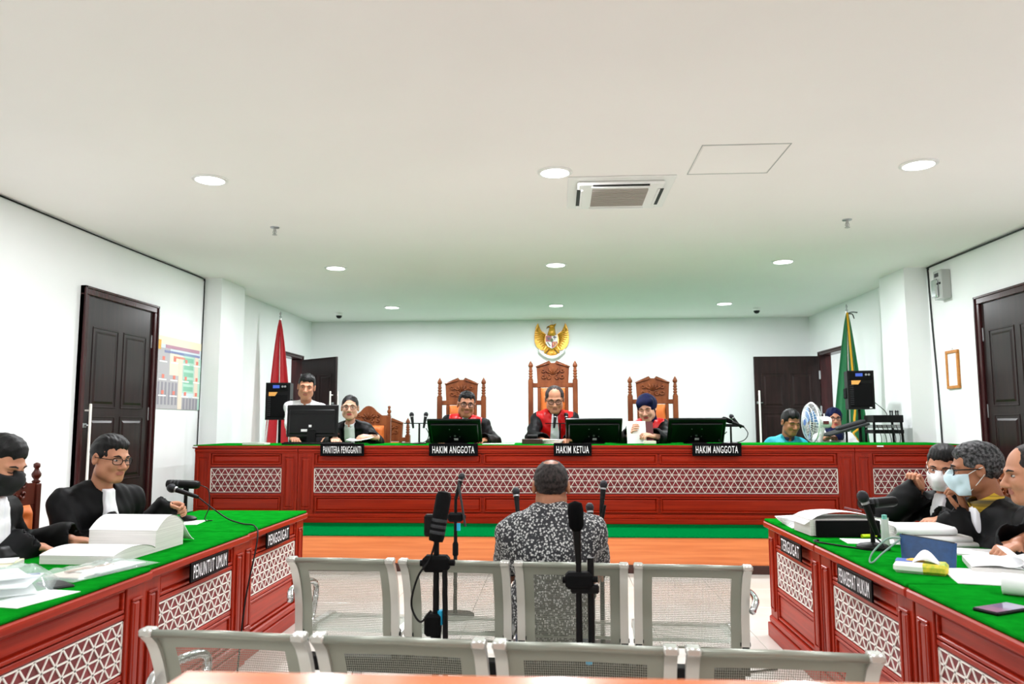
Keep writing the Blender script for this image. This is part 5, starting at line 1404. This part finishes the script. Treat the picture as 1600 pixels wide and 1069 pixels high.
def hand_mesh(h, curl, thumb, side, spread=0.0):
    """wrist at origin, fingers +y, back of hand +z; thumb on +x when side=+1"""
    f = Field((-.085, -.075, -.10), (.085, .21, .06), h)
    f.cap((0, -.07, 0), (0, .0, 0), .030, .025)
    f.ell((0, .05, 0), (.043, .052, .0165), .02)
    f.cap((-.030, .03, -.001), (-.030, .078, 0), .0135, .0125, .012); f.cap((.030, .03, -.001), (.030, .078, 0), .0135, .0125, .012)
    for q, (x, L) in enumerate(((-.031, .060), (-.0105, .074), (.0105, .080), (.0315, .070))):
        if side < 0: L = (.070, .080, .074, .060)[q]
        c = curl[q] if hasattr(curl, '__len__') else curl
        p = np.array([x, .085, 0.]); a = .12 + c * .45; r = .0098; sx = x * spread * 6
        for i, fr in enumerate((.44, .31, .25)):
            d = np.array([sx * .3, math.cos(a), -math.sin(a)]); n_ = p + nrm(d) * L * fr
            f.cap(p, n_, r, r - .0009, .004); p = n_; r -= .0008; a += c * .95
    sd = side; c = thumb
    p0 = np.array([sd * .022, .018, -.006]); p1 = p0 + np.array([sd * .030 * (1 - .35 * c), .026, -.010 - .016 * c]); p2 = p1 + np.array([sd * .014 * (1 - 1.5 * c), .030, -.008 - .012 * c]); p3 = p2 + np.array([sd * .006 * (1 - 3.0 * c), .024, -.004 - .006 * c])
    f.cap(p0, p1, .016, .0125, .012); f.cap(p1, p2, .0118, .0108, .004); f.cap(p2, p3, .0108, .0092, .003)
    return f.mesh()
def ik(S, W, l1, l2, pole):
    S = np.asarray(S, float); W = np.asarray(W, float); d = W - S; L = np.linalg.norm(d); Lm = (l1 + l2) * .995
    if L > Lm: k = L / Lm; l1 *= k; l2 *= k
    u = d / L; a = (l1 * l1 - l2 * l2 + L * L) / (2 * L); hh = math.sqrt(max(l1 * l1 - a * a, 0))
    p = np.asarray(pole, float); p = nrm(p - u * (p @ u)); return S + u * a + p * hh

def person(label, head, yaw, floor, seat=.46, lean=.1, side=0.0, hy=0, hp=0, hr=0, hs=1.05, sex='m', wide=1.0, bw=1.0, skin='skin', lips='lips', hair='short', hairmat='hair',
           outfit='robe', hands=None, glasses=None, mask=None, fine=.0048, cloth_h=.0095, seed=1, eyes='open', stand=False, earr=False, group=None, sw=.172, fwd=.0, nk=.085, pole=.9):
    """head: world position of the head centre; yaw: body heading (0 faces -y); hands: dict L/R -> (wrist in body frame rel. to root, finger dir, back-of-hand dir, curl, thumb)"""
    T = rotm(yaw)
    pz = seat + .09 if not stand else .92
    hc_w = np.asarray(head, float)
    Rh = rotm(hy, hp, hr)
    nz = hc_w[2] - floor                                   # head centre above floor
    # neck base sits below/behind the head centre
    off = Rh @ np.array([0, .018, -.075]) * hs + np.array([0, .03, -nk]) * hs
    neck_z = nz + off[2]
    L = (neck_z - pz)
    ny = -math.tan(lean) * L; nx = math.tan(side) * L
    neck = np.array([nx, ny, neck_z]); hc = neck - off
    base = hc_w - T @ hc; base[2] = floor
    hip = np.array([0, 0, pz]); mid = hip * .5 + neck * .5 + np.array([0, .015, 0]); mid[2] = (pz + neck_z) / 2
    upv = nrm(neck - hip); rtv = nrm(np.array([1, 0, 0]) - upv * upv[0]); bkv = np.cross(upv, rtv); RT = np.stack([rtv, bkv, upv], 1)
    tl = np.linalg.norm(neck - hip); sc = tl / .50
    chest = neck - upv * .17 * sc
    SH = {}
    for s, q in ((1, 'L'), (-1, 'R')): SH[q] = neck + rtv * s * sw * bw - upv * .078 + bkv * (.005 - fwd)
    hands = hands or {}
    arms = {}
    for s, q in ((1, 'L'), (-1, 'R')):
        if q in hands: wr = np.asarray(hands[q][0], float)
        else: wr = np.array([s * .16, -.30, seat + .22])
        if q in hands and len(hands[q]) > 5 and hands[q][5] == 'world': wr = T.T @ (wr - base)
        pv_ = np.array([s * pole, .35, -.9])
        el = ik(SH[q], wr, .29, .255, pv_); arms[q] = (SH[q], el, wr)
    hipj = {q: np.array([s * .095 * bw, 0, pz - .02]) for s, q in ((1, 'L'), (-1, 'R'))}
    if stand: knee = {q: np.array([s * .10, -.03, .48]) for s, q in ((1, 'L'), (-1, 'R'))}; ank = {q: np.array([s * .10, .03, .08]) for s, q in ((1, 'L'), (-1, 'R'))}
    else: knee = {q: np.array([s * .13, -.43, seat + .045]) for s, q in ((1, 'L'), (-1, 'R'))}; ank = {q: np.array([s * .12, -.38, .08]) for s, q in ((1, 'L'), (-1, 'R'))}
    def torso(f, inf, k=.05):
        f.ell(hip, (.165 * bw + inf, .125 * bw + inf, .115 + inf), k, R=RT)
        f.ell(mid, (.15 * bw + inf, .118 * bw + inf, .17 * sc + inf), k, R=RT)
        f.ell(chest, (.172 * bw + inf, .115 * bw + inf, .165 * sc + inf), k, R=RT)
        for q in 'LR': f.cap(neck - upv * .025, SH[q], .050 + inf, .056 + inf, k)
    def arm(f, inf, flare=0.0, frac=1.0, k=.03, both='LR'):
        for q in both:
            S, E, W = arms[q]
            f.cap(S, E, .056 + inf, .044 + inf + flare * .35, k)
            e2 = E + (W - E) * (frac if frac <= 1 else 1)
            f.cap(E, e2, .044 + inf + flare * .35, .033 + inf + flare, k)
    def short(f, inf):
        for q in 'LR':
            S, E, W = arms[q]; f.cap(S, S + (E - S) * .72, .062 + inf, .068 + inf, .03)
    def legs(f, inf, k=.03):
        for q in 'LR':
            f.cap(hipj[q], knee[q], .085 + inf, .062 + inf, k); f.cap(knee[q], ank[q], .058 + inf, .042 + inf, k)
    allp = np.array([hip, neck, mid] + [p for q in 'LR' for p in arms[q]] + list(knee.values()) + list(ank.values()))
    lo = allp.min(0) - .24; hi = allp.max(0) + .24; lo[2] = max(lo[2], -.02)
    # ---- skin body (coarse under the clothes, fine head and hands)
    parts = []
    neck_end = Rh.T @ (neck - upv * .03 - hc) / hs
    hv, hq = head_field(fine, neck_end, sex, wide).mesh()
    fc = hv[hq].mean(1)
    mi = np.zeros(len(hq), np.int32)
    mi[((fc[:, 0] / .024) ** 2 + ((fc[:, 2] + .0635) / .0115) ** 2 < 1) & (fc[:, 1] < -.080)] = 1
    toW = lambda v: (v * hs) @ Rh.T + hc
    parts.append((toW(hv), hq, mi))
    f = Field(lo, hi, .016); torso(f, -.004); arm(f, -.006); legs(f, -.008)
    for q in 'LR': f.cap(ank[q], ank[q] + np.array([0, -.13, -.045]), .036, .03, .02)
    v, q_ = f.mesh(); parts.append((v, q_, 0))
    for s, q in ((1, 'L'), (-1, 'R')):
        S, E, W = arms[q]
        if q in hands and hands[q][1] is not None:
            fd = nrm(hands[q][1]); bd = hands[q][2]; cu = hands[q][3]; th = hands[q][4]
        else: fd = nrm(W - E); bd = (0, 0, 1); cu = .4; th = .4
        bd = np.asarray(bd, float); bd = nrm(bd - fd * (bd @ fd)); xd = np.cross(fd, bd); RH = np.stack([xd, fd, bd], 1)
        v, q_ = hand_mesh(min(fine, .0042), cu, th, -1 if s < 0 else 1)
        if s < 0: pass
        parts.append(((v * 1.02 * max(1, hs * .97)) @ RH.T + W, q_, 0))
        if outfit == 'batik':
            g = Field(np.minimum(E, W) - .1, np.maximum(E, W) + .1, .007); g.cap(S + (E - S) * .55, E, .046, .041, .02); g.cap(E, W, .041, .027, .02); v, q_ = g.mesh(); parts.append((v, q_, 0))
    root = link('person', make_mesh('person', parts, [skin, lips]), None, tuple(base), (0, 0, yaw))
    tag(root, label, 'person', group)
    def child(name, vq, mats, tr=True):
        v, q_ = vq; return link(name, make_mesh(name, [(toW(v) if tr else v, q_, 0)], mats), root)
    Mh = Matrix.Translation(Vector(hc)) @ Matrix(Rh.tolist()).to_4x4() @ Matrix.Scale(hs, 4)
    # ---- hair or head cloth, brows, eyes
    hv2, hq2 = hair_field(fine, hair, seed).mesh(); hv2 = hv2 * A3((wide, 1, 1))
    child('head_scarf' if hair in ('turban', 'hijab') else 'hair', (hv2, hq2), [hairmat])
    g = MB(); g.M = Mh
    for sx in (-1, 1): g.tube([(sx * .014, -.0965, .021), (sx * .03, -.0955, .027), (sx * .049, -.079, .021)], [.003, .0042, .002], 6)
    if mask != 'none': g.build('eyebrows', 'hair', root, smooth=True)
    if eyes == 'open':
        g = MB(); g.M = Mh; g.cur = 0
        for sx in (-1, 1):
            g.cur = 0; g.ell((sx * .031, -.0805, .002), (.0118, .009, .0044), 10); g.cur = 1; g.ell((sx * .031, -.0862, .0022), (.0058, .0045, .0054), 10)
        g.build('eyes', ['eye_white', 'eye_dark'], root, smooth=True)
    else:
        g = MB(); g.M = Mh
        for sx in (-1, 1): g.tube([(sx * .017, -.0865, .000), (sx * .031, -.0895, -.004), (sx * .046, -.080, -.001)], [.0012, .002, .0012], 6)
        g.build('eyelashes', 'hair', root, smooth=True)
    if glasses:
        rt_, mt_ = glasses
        g = MB(); g.M = Mh
        for sx in (-1, 1):
            pts = [(sx * .033 + .0245 * abs(math.cos(a)) ** .7 * (1 if math.cos(a) > 0 else -1), -.106 + .012 * abs(sx * .033 + .0245 * math.cos(a)) / .05, .0 + .0175 * abs(math.sin(a)) ** .7 * (1 if math.sin(a) > 0 else -1)) for a in [2 * PI * i / 20 for i in range(20)]]
            g.tube(pts, rt_, 6, closed=True)
            g.tube([(sx * .058, -.094, .006), (sx * .078 * wide, -.05, .006), (sx * .083 * wide, .01, .004)], rt_, 6)
        g.tube([(-.010, -.104, .004), (0, -.108, .007), (.010, -.104, .004)], rt_, 6)
        gl = g.build('glasses', mt_, root, smooth=True)
        for sx in (-1, 1):
            g = MB(); g.M = Mh; g.sheet(lambda u, v: (sx * .033 + (u - .5) * .044, -.104 + .012 * abs(sx * .033 + (u - .5) * .044) / .05, (v - .5) * .031), 4, 4); g.build('lens', 'lens_glass', gl)
    if mask and mask != 'none':
        f = head_field(fine, neck_end, sex, wide); f.F -= .007
        f.ell((0, -.105, -.045), (.03, .022, .04), .03)
        f.keep(lambda x, y, z: np.maximum(np.maximum(z + .014 - .20 * np.abs(y + .10) * 0 - .022 * (np.abs(x) < .018), -.112 - z), np.maximum(y + .038 + 0 * z, np.abs(x) - .069)))
        child('face_mask', f.mesh(), [mask])
        g = MB(); g.M = Mh
        for sx in (-1, 1):
            g.tube([(sx * .064 * wide, -.045, -.02), (sx * .078 * wide, -.01, .0), (sx * .088 * wide, .022, .012)], .0016, 5); g.tube([(sx * .060 * wide, -.04, -.092), (sx * .076 * wide, -.005, -.055), (sx * .088 * wide, .024, -.02)], .0016, 5)
        g.build('mask_straps', 'plastic_white' if mask != 'mask_black' else 'black', root)
    # ---- clothes
    def cloth(name, mt, fill, h=cloth_h, nz_=.004, fr=26, keep=None, cut=None):
        f = Field(lo, hi, h); fill(f)
        if nz_: f.noise(nz_, fr, seed + 3); f.noise(nz_ * .5, fr * 2.2, seed + 9)
        if cut: cut(f)
        if keep: f.keep(keep)
        return link(name, make_mesh(name, [f.mesh() + (0,)], [mt]), root)
    def neck_cut(r, dz=.0, v=.0):
        def c(f):
            f.cap(neck - upv * .02 + np.array([0, -.012, dz]), neck + upv * .3 + np.array([0, -.06, 0]), r, r * 1.15, .01, 's')
            if v: f.cap(neck + np.array([0, -.10, .02]), neck - upv * v + np.array([0, -.17, 0]), .07, .012, .01, 's')
        return c
    def coord(x, y, z):                                     # torso coordinates: right, back, up from the neck
        dx, dy, dz = x - neck[0], y - neck[1], z - neck[2]
        return dx * rtv[0] + dy * rtv[1] + dz * rtv[2], dx * bkv[0] + dy * bkv[1] + dz * bkv[2], dx * upv[0] + dy * upv[1] + dz * upv[2]
    def front(w_top, w_bot, z0, z1, back=-.0):
        def k(x, y, z):
            r, b, u = coord(x, y, z); t = np.clip((z1 - u) / (z1 - z0), 0, 1); wv = w_top + (w_bot - w_top) * t
            return np.maximum(np.maximum(np.abs(r) - wv, b - back), np.maximum(z0 - u, u - z1))
        return k
    def trousers(mt):
        def fill(f): legs(f, .012); f.ell(hip, (.175 * bw, .135 * bw, .115), .04, R=RT)
        cloth('trousers', mt, fill, .013, .003, keep=lambda x, y, z: (z - (pz + .06)) + 0 * x + 0 * y)
    g = MB()
    for q in 'LR': a = ank[q]; g.M = None; g.ell((a[0], a[1] - .07, .045), (.048, .14, .042), 12); g.box(a[0] - .045, a[0] + .045, a[1] - .2, a[1] + .06, 0, .014, .006)
    g.build('shoes', 'shoe', root, smooth='auto')
    def collar(mt, r=.066, hgt=.05, z=-.03):
        g = MB(); ax = upv
        def fn(u, v):
            a = PI * 1.5 + (u - .5) * 2 * PI * .93 + PI; rr = r * (1.12 - .2 * v)
            p = neck + upv * (z + hgt * v) + rtv * rr * math.cos(a) + bkv * (rr * math.sin(a) * 1.08) + np.array([0, -.02 * v - .004, 0])
            return tuple(p)
        g.sheet(fn, 28, 3, .006).build('collar', mt, root, smooth=True)
    if outfit in ('robe', 'judge'):
        def fill(f):
            torso(f, .016, .05); arm(f, .016, .032)
            f.cap(hip, hip + np.array([0, -.36, -.02]), .17 * bw, .15 * bw, .06)
            for q in 'LR': f.cap(hipj[q], knee[q], .11, .085, .05); f.cap(knee[q], ank[q] + np.array([0, .02, .12]), .085, .095, .05)
        def cut(f):
            neck_cut(.056)(f)
            for q in 'LR':
                S, E, W = arms[q]; d = nrm(W - E); f.cap(W - d * .004, W + d * .14, .066, .09, .0, 's')
        cloth('robe', 'robe', fill, nz_=.006, fr=24, cut=cut)
        if outfit == 'judge':
            cloth('red_panel', 'satin', lambda f: (torso(f, .027, .05)), nz_=.006, fr=24, cut=neck_cut(.064), keep=front(.185 * bw, .16 * bw, -.52, .06, .10))
        cloth('bib', 'bib', lambda f: torso(f, .038, .05), h=.0075, nz_=.006, fr=24, cut=neck_cut(.05), keep=front(.030, .062, -.36 if outfit == 'judge' else -.40, .03, -.02))
        collar('robe', .062, .05, -.05)
        if earr: collar(earr, .072, .085, -.035)
    elif outfit == 'blazer':
        cloth('shirt', 'shirt_white', lambda f: (torso(f, .010, .05)), nz_=.002, cut=neck_cut(.05, 0, .08))
        cloth('blazer', 'robe', lambda f: (torso(f, .024, .05), arm(f, .018, .012)), nz_=.004, cut=lambda f: (neck_cut(.06)(f), f.cap(neck + np.array([0, -.12, .06]), neck - upv * .38 + np.array([0, -.2, 0]), .075, .055, .01, 's'), [f.cap(arms[q][2] - nrm(arms[q][2] - arms[q][1]) * .01, arms[q][2] + nrm(arms[q][2] - arms[q][1]) * .1, .06, .06, 0, 's') for q in 'LR']))
        collar('shirt_white', .060, .05, -.03); trousers('trousers')
    elif outfit in ('shirt_white', 'shirt_teal'):
        cloth('shirt', outfit, lambda f: (torso(f, .016, .05), arm(f, .014, .012)), nz_=.005, cut=lambda f: (neck_cut(.054, 0, .05)(f), [f.cap(arms[q][2] - nrm(arms[q][2] - arms[q][1]) * .01, arms[q][2] + nrm(arms[q][2] - arms[q][1]) * .1, .06, .06, 0, 's') for q in 'LR']), keep=lambda x, y, z: (pz - .06 - z) + 0 * x + 0 * y)
        collar('collar_dark' if outfit == 'shirt_teal' else 'shirt_white', .064, .048, -.03); trousers('trousers')
    elif outfit == 'batik':
        def cutb(f):
            neck_cut(.054)(f)
            for q in 'LR':
                S, E, W = arms[q]; d = nrm(E - S); e = S + (E - S) * .72; f.cap(e + d * .005, e + d * .14, .066, .08, 0, 's')
        cloth('batik_shirt', 'batik', lambda f: (torso(f, .026, .06), short(f, .012), f.cap(hip, hip + np.array([0, 0, -.06]), .17 * bw, .175 * bw, .05)), h=.008, nz_=.005, fr=22, cut=cutb, keep=lambda x, y, z: (pz - .14 - z) + 0 * x + 0 * y)
        collar('batik', .062, .052, -.028); trousers('jeans')
    return root, base, T
# ---- the cast.  hand entries: wrist (world), finger direction and back-of-hand direction (body frame), curl, thumb, 'world'
W_ = 'world'
F_ = (0, -1, 0)
# judges and people behind the bench
person('judge in red and black robe with glasses on the left', (-1.0, 8.52, 1.505), .0, DZ, .47, .46, .10, hy=.2, hp=.06, hr=.10, hs=1.2, hair='short', outfit='judge', nk=.04, sw=.195, glasses=(.0022, 'black'), skin='skin_tan', seed=2, wide=1.0,
       hands={'L': ((-.78, 8.25, BT + .03), (-.3, -1, 0), (0, 0, 1), .4, .4, W_), 'R': ((-1.25, 8.3, BT + .03), (.3, -1, 0), (0, 0, 1), .4, .4, W_)})
person('balding judge in red robe seated in the middle', (-.025, 8.46, 1.56), .0, DZ, .47, .46, 0, hy=.02, hp=.34, hs=1.2, hair='thin', hairmat='hair_salt', outfit='judge', nk=.06, glasses=(.0022, 'black'), skin='skin', seed=3, wide=1.06, bw=1.12, eyes='down',
       hands={'L': ((.14, 8.15, BT + .035), (-.5, -1, 0), (0, 0, 1), .5, .4, W_), 'R': ((-.16, 8.15, BT + .035), (.5, -1, 0), (0, 0, 1), .5, .4, W_)})
person('judge in red robe and navy turban reading papers', (.965, 8.42, 1.455), .0, DZ, .47, .46, -.12, hy=-.30, hp=.30, hr=-.08, hs=1.16, sex='f', hair='turban', hairmat='navy', outfit='judge', nk=.06, skin='skin_light', lips='lips_red', seed=4, bw=.98, eyes='down',
       hands={'L': ((1.00, 8.05, BT + .075), (-.9, -.5, .2), (.3, -.2, 1), .6, .3, W_), 'R': ((.755, 8.12, BT + .09), (.1, -.7, .5), (-1, -.1, .2), .6, .5, W_)})
person('clerk woman in black blazer and glasses', (-2.28, 8.42, 1.475), .0, DZ, .46, .44, -.03, hy=.2, hp=.02, hs=1.14, sex='f', hair='bun', outfit='blazer', glasses=(.0014, 'black'), skin='skin_light', lips='lips_red', seed=5, bw=.95,
       hands={'L': ((-1.95, 8.07, BT + .07), (-.7, -.75, .1), (.4, 0, 1), .55, .4, W_), 'R': ((-2.33, 8.05, BT + .05), (.3, -1, -.1), (0, 0, 1), .45, .3, W_)})
person('man in white shirt bending behind the upright monitor', (-2.84, 8.62, 1.715), .10, DZ, .46, .50, .10, hy=.16, hp=.16, hr=.10, hs=1.16, hair='tall', outfit='shirt_white', skin='skin', seed=6, stand=True,
       hands={'L': ((-2.50, 8.37, BT + .05), (0, -1, -.1), (0, 0, 1), .5, .4, W_), 'R': ((-2.85, 8.27, BT + .05), (.4, -1, -.1), (0, 0, 1), .5, .4, W_)})
person('man in teal shirt looking down beside the fan', (2.53, 8.58, 1.30), .05, DZ, .42, .16, .04, hy=.18, hp=.30, hr=.05, hs=1.12, hair='tall', outfit='shirt_teal', skin='skin_tan', seed=7, eyes='down', bw=.95)
person('woman in navy headscarf and white shirt behind the fan', (3.30, 9.46, 1.345), -.05, DZ, .42, .10, -.02, hy=-.1, hp=.05, hs=1.04, sex='f', hair='hijab', hairmat='navy', outfit='shirt_white', glasses=(.0024, 'black'), skin='skin', lips='lips_red', seed=8, bw=.95,
       hands={'R': ((3.05, 8.98, BT + .04), (.3, -1, .2), (0, 0, 1), .6, .4, W_)})
t = thing('reading_papers', 'sheaf of papers held up by judge in navy turban', 'paper', (.83, 8.0, BT + .002), .05)
q = MB(); q.M = Matrix.Rotation(-.25, 4, 'X'); q.box(-.115, .08, -.006, .006, 0, .235); q.build('pages', 'paper', t)
q = MB(); q.M = Matrix.Rotation(-.25, 4, 'X'); q.box(.08, .155, -.008, .004, .0, .23); q.build('cover', 'dark_red', t)
# witness, seen from behind
person('man in grey batik shirt seated with back to camera', (-.03, 3.60, 1.010), PI, 0, .425, .03, 0, hp=.16, hs=1.0, hair='back', hairmat='hair_salt', outfit='batik', skin='skin_tan', seed=9, fine=.0045, cloth_h=.008, bw=.98, sw=.172, nk=.05, pole=.25,
       hands={'L': ((-.22, 3.98, .56), (.3, -1, -.3), (0, 0, 1), .4, .4, W_), 'R': ((.16, 4.0, .56), (-.3, -1, -.3), (0, 0, 1), .4, .4, W_)})
# prosecutors at the left tables, facing +x
person('man in black robe and black face mask at left edge', (-2.47, 3.33, 1.125), PI / 2, 0, .46, .28, .0, hy=-.10, hp=.38, hs=1.02, hair='tall', outfit='robe', mask='mask_black', skin='skin', seed=10, fine=.0045, cloth_h=.0085, eyes='down',
       hands={'L': ((-2.40, 3.74, TL + .03), (.25, -.85, -.12), (0, 0, 1), (.35, .25, .2, .2), .2, W_), 'R': ((-2.41, 3.42, TL + .05), (.5, -.85, -.15), (0, 0, 1), .55, .4, W_)})
person('man in black robe with glasses holding desk microphone', (-2.467, 4.17, 1.112), math.radians(62), 0, .46, .36, .0, nk=.085, hy=.12, hp=.14, hr=.05, hs=1.06, hair='short', outfit='robe', glasses=(.0021, 'black'), skin='skin', seed=11, fine=.0045, cloth_h=.0085, bw=1.12, eyes='open',
       hands={'L': ((-2.37, 4.62, .79), (.55, -.85, .1), (.75, .3, .6), (1.0, 1.0, 1.0, 1.0), .7, W_), 'R': ((-2.36, 4.08, TL + .05), (0, -1, 0), (0, 0, 1), .6, .4, W_)})
# lawyers at the right tables, facing -x
person('lawyer in black robe, white mask and raised hand', (2.27, 4.74, 1.035), -PI / 2 + .55, 0, .46, .26, .0, hy=.36, hp=.22, hr=.10, hs=1.06, hair='tall', outfit='robe', glasses=(.0018, 'black'), mask='mask_white', skin='skin', seed=12, fine=.0045, cloth_h=.0085,
       hands={'R': ((2.14, 4.80, .885), (.15, -.25, 1), (-.1, 1, .2), 1.05, .7, W_), 'L': ((2.12, 4.50, TL + .05), (0, -1, 0), (0, 0, 1), .5, .5, W_)})
person('grey haired lawyer in blue mask and yellow collar', (2.085, 4.02, 1.065), -PI / 2, 0, .46, .46, -.05, hy=-.42, hp=.10, hr=0, hs=1.09, hair='grey', hairmat='hair_grey', outfit='robe', glasses=(.0028, 'black'), mask='mask_blue', skin='skin_tan', seed=13, fine=.0045, cloth_h=.0085, bw=1.12, earr='collar_yellow',
       hands={'L': ((1.985, 4.07, TL + .085), (-.25, -1, -.2), (0, 0, 1), .7, .4, W_), 'R': ((2.06, 4.10, .845), (.1, -.3, 1), (.4, 1, 0), .9, .5, W_)})
person('balding man in black robe cut off by right edge', (2.06, 3.52, 1.077), -PI / 2, 0, .46, .48, .0, hy=-.15, hp=.14, hs=1.08, hair='thin', hairmat='hair_salt', outfit='robe', skin='skin', seed=14, fine=.0045, cloth_h=.0085, bw=1.1,
       hands={'R': ((2.02, 3.60, TL + .06), (.35, -.9, -.25), (0, 0, 1), .75, .5, W_), 'L': ((2.05, 3.25, TL + .05), (0, -1, 0), (0, 0, 1), .5, .4, W_)})
